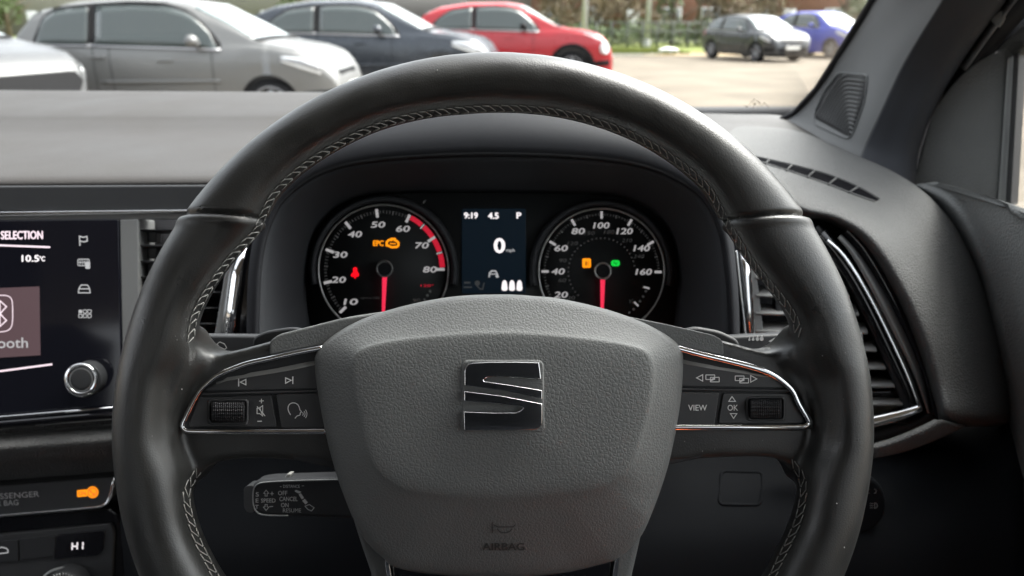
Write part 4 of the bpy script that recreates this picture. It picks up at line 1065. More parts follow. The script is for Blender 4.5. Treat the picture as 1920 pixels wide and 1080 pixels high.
# ------------------------------------------------------------------ pillar trim, door, glass, cabin
pil = thing('pillar_trim', P(1600, 300, .78), 'grey windscreen pillar trim with a ribbed speaker grille', 'pillar trim')
e0 = [(1468, 226, .96), (1492, 214, .95), (1535, 168, .90), (1575, 106, .84), (1640, 0, .74), (1700, -110, .64)]
e1 = [(1500, 250, .90), (1530, 228, .89), (1572, 176, .85), (1612, 106, .79), (1678, 0, .69), (1735, -110, .60)]
e2 = [(1565, 284, .81), (1590, 262, .80), (1622, 200, .77), (1665, 112, .72), (1735, 0, .64), (1800, -110, .56)]
e3 = [(1612, 304, .765), (1625, 270, .765), (1655, 205, .735), (1698, 115, .69), (1768, 0, .615), (1835, -110, .54)]
e4 = [(1652, 322, .745), (1660, 280, .75), (1688, 210, .725), (1730, 120, .685), (1806, 0, .61), (1880, -110, .535)]
e5 = [(1708, 346, .735), (1714, 290, .74), (1738, 215, .72), (1785, 125, .685), (1874, 0, .61), (1960, -110, .54)]
e6 = [(1722, 350, .80), (1728, 292, .81), (1754, 218, .79), (1804, 128, .75), (1894, 0, .67), (1980, -110, .60)]
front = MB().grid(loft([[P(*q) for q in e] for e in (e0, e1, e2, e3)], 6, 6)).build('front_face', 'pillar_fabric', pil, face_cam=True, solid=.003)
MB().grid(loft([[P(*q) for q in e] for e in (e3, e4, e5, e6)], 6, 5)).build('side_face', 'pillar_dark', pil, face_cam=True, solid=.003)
MB().tube([P(x - 4, y - 1, d + .004) for x, y, d in e0], .004, 8).build('edge_seal', 'rubber', pil)
PF = Proj(front)
gr_c = roundpoly([(1572, 136), (1627, 140), (1622, 190), (1598, 255), (1588, 260), (1527, 232), (1526, 215), (1545, 172)], 9, 4)
lf = cr([(1573, 138), (1550, 168), (1530, 205), (1528, 222)], 13); rt = cr([(1628, 142), (1624, 180), (1608, 225), (1594, 258)], 13)
gril = MB().grid([[PF(*(lf[k] * (1 - t) + rt[k] * t), .0006) for t in np.linspace(0, 1, 10)] for k in range(13)]).build('speaker_grille', 'rubber', pil, face_cam=True, solid=.0005)
MB().tube([PF(*p, .0006) for p in gr_c], .0014, 6, closed=True).build('grille_rim', 'pillar_fabric', gril)
mb = MB()
for k in range(14):
    s_ = k / 13; L_ = lambda a, b: np.array(a) * (1 - s_) + np.array(b) * s_
    c = cr([L_((1532, 217), (1590, 255)), L_((1556, 176), (1592, 250)), L_((1580, 143), (1594, 247)), L_((1604, 141), (1596, 248)), L_((1624, 144), (1598, 250))], 16)
    mb.tube([PF(*p, .0014) for p in c], .0009, 5)
mb.build('grille_ribs', 'pillar_fabric', gril, kind='stuff')
# door
door = thing('driver_door', Vector((.50, .35, .55)), 'dark grained car door with mirror corner panel and window frame', 'car door')
dd = [(1690, 352, .84), (1730, 400, .82), (1780, 510, .80), (1810, 620, .78), (1835, 720, .77), (1845, 800, .76), (1855, 900, .74), (1870, 1100, .70), (1880, 1400, .66)]
d0 = [(1718, 350, .71), (1780, 398, .665), (1838, 510, .64), (1868, 620, .625), (1892, 720, .615), (1900, 800, .61), (1905, 900, .60), (1915, 1100, .58), (1925, 1400, .56)]
d1 = [(1734, 344, .70), (1800, 376, .645), (1868, 500, .60), (1900, 620, .585), (1922, 720, .575), (1935, 800, .57), (1945, 900, .56), (1960, 1100, .54), (1980, 1400, .52)]
d2 = [(1800, 362, .635), (1880, 396, .57), (1950, 510, .52), (1985, 640, .50), (2010, 740, .49), (2030, 830, .48), (2050, 930, .47), (2080, 1130, .45), (2120, 1400, .42)]
d3 = [(1930, 402, .53), (2060, 455, .45), (2170, 580, .40), (2230, 720, .38), (2260, 850, .37), (2300, 950, .36), (2340, 1050, .35), (2400, 1250, .33), (2500, 1500, .30)]
MB().grid(loft([[P(*q) for q in e] for e in (dd, d0, d1, d2, d3)], 5, 6)).build('door_panel', 'door_plastic', door, face_cam=True, solid=.004)
t0 = [(1712, 346, .735), (1790, 358, .67), (1860, 378, .60), (1930, 398, .545), (2060, 440, .47)]
t1 = [(1722, 350, .715), (1790, 366, .655), (1860, 388, .59), (1930, 411, .535), (2060, 456, .46)]
t2 = [(1728, 356, .71), (1792, 374, .652), (1862, 397, .588), (1930, 421, .533), (2060, 468, .458)]
MB().grid(loft([[P(*q) for q in e] for e in (t0, t1, t2)], 6, 3)).build('door_sill', 'soft_plastic', door, face_cam=True, solid=.003)
SL = Plane(P(1800, 240, .72), Vector((-.80, -.60, .02)))
slab('corner_panel', cr([(1718, 352), (1724, 300), (1742, 230), (1772, 175), (1815, 128), (1862, 100), (1898, 92), (1896, 200), (1888, 300), (1876, 388), (1800, 372)], 60, True), SL, 0, .02, 'door_plastic', door, bevel=.002)
SL2 = SL.shifted(.006)
slab('window_channel', [(1888, 110), (1900, 104), (1884, 386), (1870, 384)], SL, .004, .02, 'satin_grey', door, bevel=.001)
slab('window_seal', [(1900, 104), (1911, 98), (1895, 388), (1884, 386)], SL, .003, .02, 'rubber', door, bevel=.001)
rows = [[P(*q) for q in e] for e in ([(1700, 352, .82), (1706, 290, .83), (1728, 214, .815), (1778, 124, .77), (1862, -4, .69), (1950, -114, .62)], [(1722, 348, .775), (1728, 290, .78), (1750, 216, .765), (1798, 127, .72), (1886, -1, .64), (1973, -111, .565)], [(1740, 352, .765), (1748, 290, .77), (1772, 216, .755), (1818, 134, .71), (1904, 14, .63), (1990, -96, .555)], [(1744, 352, .78), (1756, 290, .785), (1780, 220, .77), (1826, 144, .725), (1914, 40, .645), (2010, -60, .56)])]
MB().grid(loft(rows, 5, 5)).build('door_seal', 'rubber', door, face_cam=True, solid=.004)
rows = [[P(*q) for q in e] for e in ([(1800, 126, .712), (1850, 56, .665), (1890, 4, .635), (1975, -106, .56)], [(1808, 132, .705), (1858, 62, .66), (1898, 10, .63), (1983, -100, .555)])]
MB().grid(loft(rows, 5, 2)).build('frame_trim', 'satin_grey', door, face_cam=True, solid=.002)
rows = [[P(*q) for q in e] for e in ([(1832, 138, .72), (1866, 98, .69), (1918, 46, .65), (2010, -50, .58)], [(1872, 112, .70), (1888, 108, .685), (1930, 84, .65), (2030, 0, .57)], [(1884, 118, .72), (1896, 116, .70), (1934, 96, .665), (2034, 14, .585)])]
MB().grid(loft(rows, 5, 4)).build('window_frame', 'door_plastic', door, face_cam=True, solid=.006)
slab('frame_backing', [(1800, 150), (1870, 60), (2000, -90), (2080, 10), (1930, 105), (1890, 122)], SL, -.03, .01, 'rubber', door, bevel=0)
slab('frame_clip', roundpoly([(1856, 38), (1896, 0), (1905, 8), (1872, 52)], 4), Plane(P(1880, 30, .65), Vector((-.7, -.7, .1))), .006, .006, 'satin_grey', door, bevel=.001)
# side glass behind the frame, leading back past the driver
a, b = SL(1890, 100, -.004), SL(1872, 386, -.004)
v = [b, Vector((.52, -.5, b.z - .03)), Vector((.44, -.5, a.z + .28)), Vector((a.x - .02, a.y - .25, a.z + .28)), a]
MB().add(v, [(0, 1, 2, 3, 4)]).build('side_window', 'clear_glass', None, solid=.004, label='clear side window behind the corner panel', cat='window')
# windscreen
wl0, wr0 = Vector((-1.12, 1.02, 1.225)), Vector((.44, 1.02, 1.215))
rows = []
for t in np.linspace(-.22, 1, 11):
    rows.append([Vector((x, 1.10 + .06 * (1 - ((x + .37) / .8) ** 2) - .72 * t, 1.215 + .37 * t + .02 * math.sin(t * math.pi))) for x in np.linspace(-1.16, .50, 13)])
wind = MB().grid(rows).build('windscreen', 'clear_glass', None, solid=.004, label='clear windscreen above the dashboard with a small dark etched mark', cat='windscreen')
WS = Proj(wind)
mat('etched', (0.11, 0.085, 0.06), .8)
mb = MB()
for x, y, r in ((1400, 200, 2.2), (1405, 196, 1.6), (1409, 191, 2.2), (1414, 187, 2.4), (1415, 195, 3), (1420, 190, 2), (1424, 193, 2.4), (1428, 197, 1.7), (1433, 194, 2.2), (1438, 197, 2), (1441, 202, 1.4), (1412, 202, 2), (1421, 201, 1.6), (1396, 198, 1.3), (1417, 206, 1.5)):
    mb.disc((x, y), r * .75, WS, .0006, 8)
mb.build('etched_mark', 'etched', wind, recalc=False, smooth=False)
# cabin around the camera
def struct(name, mb, m, **kw):
    return mb.build(name, m, None, kind='structure', **kw)
rows = []
for t in np.linspace(0, 1, 9):
    y = .36 - 2.1 * t
    rows.append([Vector((x, y, 1.575 + .05 * math.sin(t * math.pi) - .05 * ((x + .35) / .8) ** 2)) for x in np.linspace(-1.12, .44, 9)])
struct('headliner', MB().grid(rows), 'headliner', solid=.03)
struct('cabin_floor', MB().box((-1.15, -1.8, .28), (.55, 1.2, .34)), 'cabin_dark', bevel=.01)
struct('firewall', MB().box((-1.15, 1.16, .34), (.55, 1.2, 1.19)), 'cabin_dark', bevel=.01)
struct('cabin_rear', MB().box((-1.12, -1.8, .34), (.45, -1.72, 1.12)), 'cabin_dark', bevel=.01)
struct('cabin_side', MB().box((.53, -1.8, .34), (.58, .45, 1.02)), 'cabin_dark', bevel=.01)
struct('cabin_side', MB().box((-1.2, -1.8, .34), (-1.15, 1.2, 1.02)), 'cabin_dark', bevel=.01)
for x in (-1.12, .46):
    struct('cabin_post', MB().poly([Vector((x, -.35, 1.05)), Vector((x + .06, -.35, 1.05)), Vector((x + .05, -.40, 1.60)), Vector((x, -.40, 1.60))], Vector((0, -.12, 0))), 'cabin_dark', bevel=.01)
struct('cabin_post', MB().tube([Vector((-1.13, 1.05, 1.18)), Vector((-1.10, .75, 1.36)), Vector((-1.06, .36, 1.57))], .035, 10), 'cabin_dark')
def seat(x, lab):
    s = thing('front_seat', Vector((x, -.25, .34)), lab, 'seat')
    prof = [(-.10, .62), (-.12, .72), (-.14, .90), (-.17, 1.05), (-.20, 1.20)]
    rows = []
    for y, z in prof:
        rows.append([Vector((x + dx, y + .05 * (abs(dx) / .24) ** 2, z)) for dx in np.linspace(-.29, .29, 11)])
    MB().grid(loft(rows, 2, 3)).build('backrest', 'seat_fabric', s, solid=.10)
    rows = []
    for y, z in ((-.30, .62), (-.1, .60), (.12, .62), (.22, .63), (.25, .56)):
        rows.append([Vector((x + dx, y, z + .03 * (abs(dx) / .24) ** 2)) for dx in np.linspace(-.25, .25, 11)])
    MB().grid(loft(rows, 2, 3)).build('cushion', 'seat_fabric', s, solid=.12)
    MB().tube([Vector((x - .15, -.24, 1.34)), Vector((x, -.22, 1.34)), Vector((x + .15, -.24, 1.34))], .06, 12, ry=.12).build('headrest', 'seat_fabric', s, subsurf=1)
    return s
seat(0.0, 'dark driver seat facing the steering wheel')
seat(-.74, 'dark passenger seat beside the driver seat')

jk = thing('added_jacket', Vector((.02, .10, .64)), 'unseen orange jacket added on the driver seat, mirrored in the chrome trim', 'jacket')  # out of view, added so the chrome picks up orange
for nm, x0, x1, y0, y1, z0, h in (('jacket_body', .04, .22, .02, .16, .64, .23), ('sleeve', .06, .20, .04, .14, .855, .06)):
    rows = []
    for j in range(13):
        rows.append([Vector((x0 + (x1 - x0) * i / 16, y0 + (y1 - y0) * j / 12, z0 + h * (1 - (2 * i / 16 - 1) ** 4) * (1 - (2 * j / 12 - 1) ** 4) + .012 * math.sin(i * 1.3 + j * .7) * (1 - (2 * j / 12 - 1) ** 2))) for i in range(17)])
    MB().grid(rows).build(nm, 'orange_cloth', jk, solid=.01)
# ------------------------------------------------------------------ outside: car park, parked cars, verge, trees, houses
def paint(name, col, rough=.25, metal=.0):
    mat(name, col, rough, metal=metal, spec=.5, coat=.35, rvary=.05, vscale=4)
paint('paint_silver', (0.17, 0.17, 0.166), .45, .3)
paint('paint_navy', (0.040, 0.047, 0.058), .28, .3)
paint('paint_red', (0.36, 0.010, 0.018), .3)
paint('paint_black', (0.022, 0.024, 0.026), .3)
paint('paint_blue', (0.008, 0.026, 0.34), .4)
paint('paint_white', (0.066, 0.067, 0.068), .35)
mat('car_trim', (0.008, 0.008, 0.009), .6, spec=.15)
mat('tyre', (0.012, 0.012, 0.013), .8, spec=.15)
mat('alloy', (0.34, 0.34, 0.35), .35, metal=.8)
mat('lamp_lens', (0.75, 0.77, 0.78), .1, coat=.8)
mat('lamp_rear', (0.4, 0.02, 0.02), .2, coat=.8)
mat('plate', (0.72, 0.72, 0.68), .5)
mat('tarmac', (0.150, 0.127, 0.098), .9, spec=.2, vary=.55, vscale=.8, fine=(60, .004, .5))
mat('grass', (0.15, 0.18, 0.035), .9, vary=.5, vscale=3)
mat('soil', (0.28, 0.21, 0.12), .9, vary=.4, vscale=1)
mat('leaf', (0.055, 0.085, 0.018), .7, vary=.6, vscale=1.2)
mat('leaf_dry', (0.10, 0.072, 0.028), .8, vary=.6, vscale=1.2)
mat('bark', (0.10, 0.075, 0.05), .9, vary=.3)
mat('brick_wall', (0.15, 0.065, 0.045), .9, vary=.25, vscale=2)
mat('render_wall', (0.20, 0.19, 0.17), .9, vary=.1, vscale=2)
mat('roof_tile', (0.10, 0.075, 0.065), .8, vary=.2)
mat('window_white', (0.8, 0.8, 0.78), .5)
mat('window_pane', (0.050, 0.062, 0.060), .06, coat=.5)
mat('galvanised', (0.42, 0.43, 0.40), .5, metal=.3)
mat('rail_dark', (0.06, 0.065, 0.06), .6)
mat('white_paint', (0.8, 0.8, 0.76), .6)

HD = Vector((math.sin(-YAW), math.cos(YAW), 0)); HX = Vector((math.cos(YAW), -math.sin(-YAW), 0))
def gz(y): return -max(0.0, y - 12) * .012
def G(px, dist):
    """point on the ground 'dist' metres ahead, in the direction of picture column px"""
    r = ray(px, 24); k = dist / r.dot(HD)
    q = CAM + r * k
    return Vector((q.x, q.y, gz(dist)))
rows = []
for y in (-30, -5, 2, 6, 12, 16, 20, 26, 32, 40, 60, 120, 300):
    rows.append([HD * y + HX * x + Vector((0, 0, gz(y))) for x in (-300, -60, -30, -15, -5, 0, 5, 15, 30, 60, 300)])
struct('ground', MB().grid(rows), 'tarmac', recalc=True)
# verge beyond the car park
rows = []
for y, dz in ((27.5, .02), (28, .10), (31, .16), (36, .18), (70, .2)):
    rows.append([HD * (y + (0 if x < 4 else 4 + .0 * x)) + HX * x + Vector((0, 0, gz(y) + dz)) for x in (-80, -20, -5, 0, 2, 4, 5.5, 7, 9, 15, 80)])
struct('verge', MB().grid(rows), 'grass')
rows = []
for y, dz in ((29.2, .02), (31.8, .05)):
    rows.append([HD * y + HX * x + Vector((0, 0, gz(y) + dz)) for x in (5.0, 6, 8, 10, 14, 20, 30)])
struct('bare_soil', MB().grid(rows), 'soil')

HATCH = dict(L=3.95, W=1.70, wr=.30, wf=.80, wb=.165,
    zt=[(0, .50), (.012, .80), (.035, 1.05), (.10, 1.36), (.2, 1.455), (.36, 1.50), (.50, 1.49), (.58, 1.44), (.68, 1.24), (.765, 1.04), (.80, 1.0), (.88, .95), (.94, .87), (.975, .74), (.992, .60), (1, .46)],
    zb=[(0, .48), (.012, .78), (.035, .96), (.2, 1.00), (.45, .955), (.66, .93), (.76, .96), (.80, .95), (.88, .90), (.94, .81), (.975, .68), (.992, .56), (1, .44)],
    win=[([(.115, 1.00), (.13, 1.26), (.17, 1.36), (.27, 1.40)], [(.115, .99), (.27, .985)]), ([(.295, 1.40), (.40, 1.425), (.50, 1.41), (.57, 1.33), (.625, 1.15), (.655, .965)], [(.295, .985), (.655, .945)])],
    ws=(.585, .765), rw=(.03, .12), head=([(.845, .86), (.90, .845), (.955, .75)], [(.845, .80), (.90, .72), (.955, .65)]), mirror=.60)
SUV = dict(L=4.25, W=1.80, wr=.335, wf=.805, wb=.175,
    zt=[(0, .55), (.012, .95), (.035, 1.14), (.09, 1.38), (.16, 1.50), (.30, 1.585), (.48, 1.59), (.56, 1.54), (.655, 1.32), (.735, 1.13), (.78, 1.085), (.86, 1.05), (.93, .98), (.968, .86), (.99, .70), (1, .52)],
    zb=[(0, .52), (.012, .92), (.035, 1.07), (.2, 1.10), (.45, 1.06), (.64, 1.03), (.735, 1.05), (.78, 1.04), (.86, 1.00), (.93, .92), (.968, .80), (.99, .66), (1, .50)],
    win=[([(.13, 1.10), (.16, 1.26), (.22, 1.42), (.32, 1.475)], [(.13, 1.09), (.32, 1.08)]), ([(.345, 1.475), (.42, 1.49), (.50, 1.475), (.555, 1.41), (.61, 1.22), (.635, 1.06)], [(.345, 1.08), (.635, 1.045)])],
    ws=(.565, .735), rw=(.03, .11), head=([(.845, .955), (.90, .94), (.972, .80)], [(.845, .885), (.90, .80), (.972, .70)]), mirror=.575)
def make_car(name, label, S, pmat, pos, rotz, hs=1.0, clad=False, round_lamp=False, big_grille=False, group='cars parked outside the windscreen'):
    L, Wd = S['L'], S['W'] / 2
    root = thing(name, pos, label, 'car', group, rotz=rotz)
    fz = lambda tab, x: float(np.interp(x, [a for a, _ in tab], [b for _, b in tab]))
    zt = lambda f: fz(S['zt'], f) * hs
    zb = lambda f: min(fz(S['zb'], f) * hs, zt(f) - .012)
    plan = [(0, .80), (.02, .90), (.06, .96), (.14, 1), (.84, 1), (.91, .965), (.955, .90), (.985, .80), (1, .70)]
    hw = lambda f: fz(plan, f) * Wd
    rA = S['wr'] + .055
    def zlow(f):
        x = f * L; z = .20 + (.06 if f > .95 or f < .05 else 0)
        for c in (S['wf'] * L, S['wb'] * L):
            if abs(x - c) < rA: z = max(z, S['wr'] + math.sqrt(rA * rA - (x - c) ** 2))
        return z
    def section(f):
        w = hw(f); z0, z1, z2 = zlow(f), zb(f), zt(f); pts = []
        z0 = min(z0, z1 - .03)
        for k in range(6):
            z = z0 + (z1 - z0) * k / 5
            b = 1 - .055 * ((z - .62) / .42) ** 2 + (.008 if abs(z - .8) < .06 else 0)
            pts.append((w * b, z))
        g = min(1, max(0, (z2 - z1) / .42)); wr = w * (.93 - .20 * g)
        ys = pts[-1][0] * .985
        for t in (.06, .35, .68, .9): pts.append((ys + (wr - ys) * t, z1 + (z2 - z1) * (t * .95)))
        pts += [(wr * .9, z2 - .012 * (1 + g)), (wr * .6, z2 - .002), (0, z2 + .004)]
        return pts
    fs = sorted(set(list(np.linspace(0, 1, 56)) + [c + d for c in (S['wf'], S['wb']) for d in np.linspace(-rA / L * 1.02, rA / L * 1.02, 15)] + [.005, .01, .985, .992, .996]))
    mb = MB(); rows = []
    for f in fs:
        s = section(f); x = (f - .5) * L
        rows.append([Vector((x, y, z)) for y, z in s] + [Vector((x, -y, z)) for y, z in s[-2::-1]])
    mb.grid(rows)
    n = len(rows[0]); mb.f += [tuple(range(n - 1, -1, -1)), tuple((len(rows) - 1) * n + k for k in range(n))]
    mb.build('body', pmat, root)
    MB().box((-L * .46, -Wd * .85, .18), (L * .46, Wd * .85, .75 * hs)).build('underbody', 'car_trim', root)
    def side(f, z):
        s = section(f); return float(np.interp(z, [p[1] for p in s[:10]], [p[0] for p in s[:10]]))
    def panel(top, bot, nm, m, out=.008, sides=(-1, 1), nx=14, nz=5):
        for sg in sides:
            rr = []
            f0, f1 = max(top[0][0], bot[0][0]), min(top[-1][0], bot[-1][0])
            for i in range(nx + 1):
                f = f0 + (f1 - f0) * i / nx; a, b = fz(top, f) * hs, fz(bot, f) * hs
                rr.append([Vector(((f - .5) * L, sg * (side(f, b + (a - b) * k / nz) + out), b + (a - b) * k / nz)) for k in range(nz + 1)])
            MB().grid(rr).build(nm, m, root, solid=.004)
    def topz(f, v):
        s = section(f); a = np.array(s[6:]); return float(np.interp(v, a[::-1, 0], a[::-1, 1]))
    for t, b in S['win']:
        grow = lambda tab, dz: [(f + (-.012 if k == 0 else .012 if k == len(tab) - 1 else 0), z + dz) for k, (f, z) in enumerate(tab)]
        panel(grow(t, .035), grow(b, -.03), 'window_surround', 'car_trim', .004)
        panel(t, b, 'side_window', 'window_pane', .011)
        panel([(f - .012 if k == 0 else f + .012, z - .002) for k, (f, z) in enumerate(b)], [(f - .012 if k == 0 else f + .012, z - .026) for k, (f, z) in enumerate(b)], 'belt_trim', 'alloy', .013, nz=1)
    fc = S['ws'][1]
    rr = [[Vector(((f - .5) * L, v * section(f)[9][0] * .97, topz(f, abs(v * section(f)[9][0] * .97)) + .012)) for v in np.linspace(-1, 1, 13)] for f in (fc - .006, fc + .004, fc + .014)]
    MB().grid(rr).build('cowl', 'car_trim', root, solid=.004)
    for nm, (f0, f1) in (('windscreen', S['ws']), ('rear_window', S['rw'])):
        rr = []
        for i in range(9):
            f = f0 + (f1 - f0) * i / 8; w = section(f)[9][0] * .96
            rr.append([Vector(((f - .5) * L + (.004 if nm == 'windscreen' else -.004), v * w, topz(f, abs(v * w)) + .009)) for v in np.linspace(-1, 1, 13)])
        MB().grid(rr).build(nm, 'screen_pane' if nm == 'windscreen' else 'window_pane', root, solid=.004)
    if round_lamp:
        for sg in (-1, 1):
            c = Vector(((.957 - .5) * L, sg * (side(.957, .72 * hs) - .02), .71 * hs)); nn = Vector((.75, sg * .6, .05)).normalized()
            u = nn.cross(Vector((0, 0, 1))).normalized(); w2 = nn.cross(u)
            MB().poly([c + nn * .05 + u * .115 * math.cos(a) + w2 * .115 * math.sin(a) for a in np.linspace(0, 2 * math.pi, 25)[:-1]], -nn * .08).build('headlight', 'lamp_lens', root, bevel=.015)
        panel([(.86, 1.00), (.965, .84)], [(.86, .985), (.965, .815)], 'running_light', 'lamp_lens', .008)
    else:
        panel(S['head'][0], S['head'][1], 'headlight', 'lamp_lens', .012)
        hi, lo2 = S['head']; mid = [(f, z * .75 + float(np.interp(f, [a for a, _ in lo2], [b for _, b in lo2])) * .25) for f, z in hi]; mid2 = [(f, z * .35 + float(np.interp(f, [a for a, _ in lo2], [b for _, b in lo2])) * .65) for f, z in hi]
        panel(mid, mid2, 'lamp_insert', 'alloy', .016)
    panel([(.30, .585), (.66, .60)], [(.30, .545), (.66, .56)], 'door_crease', pmat, .012, nz=2)
    panel([(.90, .46), (.985, .48)], [(.90, .36), (.985, .38)], 'fog_lamp_recess', 'car_trim', .008)
    panel([(.006, .98), (.05, 1.0)], [(.006, .78), (.05, .80)], 'tail_light', 'lamp_rear', .01)
    # nose: grille, lower intake, plate
    xn = .5 * L
    g = MB().poly([Vector((xn + .012, y, z * hs)) for y, z in ((-.50, .50), (.50, .50), (.55, .40), (.45, .30), (-.45, .30), (-.55, .40))], Vector((-.12, 0, 0))).build('lower_intake', 'car_trim', root, bevel=.01)
    MB().poly([Vector((xn - .012 - (z - .5) * .25, y, z * hs)) for y, z in ((-.42, .68), (.42, .68), (.36, .56), (-.36, .56))], Vector((-.10, 0, 0))).build('grille', 'car_trim', root, bevel=.01)
    if big_grille:
        MB().poly([Vector((xn + .016 - max(0, z - .6) * .28, y, z * hs)) for y, z in ((-.60, .80), (.60, .80), (.66, .70), (.55, .56), (-.55, .56), (-.66, .70))], Vector((-.12, 0, 0))).build('wide_grille', 'car_trim', root, bevel=.01)
    MB().box((xn + .006, -.26, .42 * hs), (xn + .022, .26, .53 * hs)).build('number_plate', 'plate', root, bevel=.003)
    for sg in (-1, 1):
        f = S['mirror']; zc = (fz(S['zb'], f) + .09) * hs; y = side(f, zc - .05)
        MB().tube([Vector(((f - .5) * L, sg * (y - .02), zc - .05)), Vector(((f - .5) * L + .01, sg * (y + .06), zc - .03)), Vector(((f - .5) * L - .01, sg * (y + .13), zc + .01)), Vector(((f - .5) * L - .015, sg * (y + .23), zc)), ], [.02, .05, .085, .06], 10).build('mirror', pmat if not clad else 'car_trim', root, subsurf=1)
        for fd in (.30, .50):
            z = (fz(S['zb'], fd) - .14) * hs; yy = side(fd, z)
            MB().box(((fd - .5) * L - .09, sg * (yy + .012) - .012, z - .014), ((fd - .5) * L + .09, sg * (yy + .012) + .012, z + .014)).build('door_handle', pmat, root, bevel=.006)
        for fd in (.285, .335, .64) if S is HATCH else (.335, .62):
            rr = [[Vector(((fd - .5) * L + dx, sg * (side(fd, z) + .0035), z)) for z in np.linspace(.32, fz(S['zb'], fd) * hs - .01, 8)] for dx in (-.004, .004)]
            MB().grid(rr).build('door_gap', 'car_trim', root)
        for cxw in (S['wf'], S['wb']):
            c = Vector(((cxw - .5) * L, sg * (Wd - .13), S['wr']))
            prof = [(-.10, .20), (-.11, .27), (-.09, S['wr'] - .01), (-.04, S['wr']), (.04, S['wr']), (.09, S['wr'] - .01), (.11, .26), (.105, .215)]
            rr = [[c + Vector((r * math.cos(a), y * 1.0, r * math.sin(a))) for y, r in prof] for a in np.linspace(0, 2 * math.pi, 33)]
            wh = MB().grid(rr).build('wheel', 'tyre', root)
            m2 = MB()
            for k in range(5):
                a = 2 * math.pi * k / 5 + .3; d = Vector((math.cos(a), 0, math.sin(a))); e = Vector((-math.sin(a), 0, math.cos(a)))
                yo = Vector((0, sg * .095, 0))
                m2.poly([c + yo + d * .03 + e * .035, c + yo + d * .03 - e * .035, c + yo * .9 + d * .215 - e * .025, c + yo * .9 + d * .215 + e * .025], Vector((0, -sg * .03, 0)))
            m2.tube([c + Vector((.215 * math.cos(a), sg * .095, .215 * math.sin(a))) for a in np.linspace(0, 2 * math.pi, 33)[:-1]], .014, 6, closed=True)
            m2.build('rim', 'alloy', wh)
            MB().poly([c + Vector((.2 * math.cos(a), sg * .05, .2 * math.sin(a))) for a in np.linspace(0, 2 * math.pi, 25)[:-1]], Vector((0, -sg * .05, 0))).build('brake_disc', 'car_trim', wh)
            if clad:
                rr = [[Vector((c.x + r * math.cos(a), sg * (min(side(min(max(c.x / L + .5 + r * math.cos(a) / L, .01), .99), max(.3, c.z + r * math.sin(a))), Wd) + o), c.z + r * math.sin(a))) for r, o in ((rA - .01, .004), (rA + .01, .014), (rA + .075, .012), (rA + .085, .0))] for a in np.linspace(.0, math.pi, 25)]
                MB().grid(rr).build('arch_trim', 'car_trim', root)
    if clad: panel([(.27, .36), (.71, .36)], [(.27, .22), (.71, .22)], 'sill_trim', 'car_trim', .012)
    return root
mat('screen_pane', (0.20, 0.24, 0.235), .06, coat=1.0)
cy_ = YAW
def car_at(front_px, dist, S, **kw):
    """car standing with its nose at picture column front_px, its near side 'dist' ahead"""
    p = G(front_px, dist + S['W'] / 2); rz = kw['rotz']
    q = p - Vector((math.cos(rz), math.sin(rz), 0)) * S['L'] / 2
    kw['pos'] = Vector((q.x, q.y, p.z))
    return make_car(S=S, **kw)
car_at(652, 8.9, HATCH, name='parked_car', label='silver hatchback parked side on above the dashboard', pmat='paint_silver', rotz=cy_ - rad(2))
car_at(934, 12.2, SUV, name='parked_car', label='dark slate blue car between the silver hatchback and the red car', pmat='paint_navy', rotz=cy_ - rad(4), hs=.97)
car_at(1150, 15.6, SUV, name='parked_car', label='bright red car with black wheel arches and round headlight', pmat='paint_red', rotz=cy_ - rad(5), clad=True, round_lamp=True)
car_at(20, 6.4, SUV, name='parked_car', label='white car nose at the far left in front of the silver hatchback', pmat='paint_white', rotz=cy_ - rad(20), hs=.97, big_grille=True)
make_car('parked_car', 'black car facing out from the verge beside the blue one', HATCH, 'paint_black', G(1420, 26.5), cy_ - rad(70), hs=.97)
make_car('parked_car', 'bright blue car beside the windscreen pillar behind the black car', SUV, 'paint_blue', G(1550, 29), cy_ - rad(68), hs=1.0)

# railing along the verge
fen = thing('railing', G(1240, 33), 'low dark railing across the grass behind the red car', 'fence')
a, b = G(1090, 33), G(1350, 33.5)
for k in range(10):
    p = a.lerp(b, k / 9); MB().box((p.x - .03, p.y - .03, p.z), (p.x + .03, p.y + .03, p.z + 1.25)).build('post', 'rail_dark', fen)
for h in (.45, .85, 1.2): MB().tube([a + Vector((0, 0, h)), b + Vector((0, 0, h))], .03, 6).build('rail', 'rail_dark', fen)
for px, d, h, lab in ((1097, 30, 6, 'slim pale pole rising behind the red bonnet'), (1216, 34, 6, 'pale lamp post standing behind the railing')):
    p = G(px, d); t = thing('lamp_post', p, lab, 'post')
    MB().tube([p, p + Vector((0, 0, h * .5)), p + Vector((0, 0, h))], [.12, .10, .08], 12).build('pole', 'galvanised', t)
    MB().tube([p, p + Vector((0, 0, .5))], .16, 12).build('base', 'galvanised', t)
    MB().tube([p + Vector((0, 0, h)), p + Vector((.6, -.3, h + .15))], .05, 8).build('arm', 'galvanised', t)
p0, p1 = G(1150, 29.4), G(1245, 29.6)
MB().poly([p0, p1, p1 + Vector((0, 0, .10)), p0 + Vector((0, 0, .10))], Vector((0, .25, 0))).build('white_edging', 'white_paint', None, label='white painted edging stone along the grass', cat='kerb', bevel=.02)
p = G(1258, 29.3)
MB().tube([p + Vector((-.42, 0, .16)), p + Vector((-.15, 0, .2)), p + Vector((.2, 0, .2)), p + Vector((.42, 0, .15))], [.07, .14, .14, .07], 12).build('white_boulder', 'white_paint', None, label='small white boulder on the grass beside the edging stone', cat='boulder', subsurf=1)
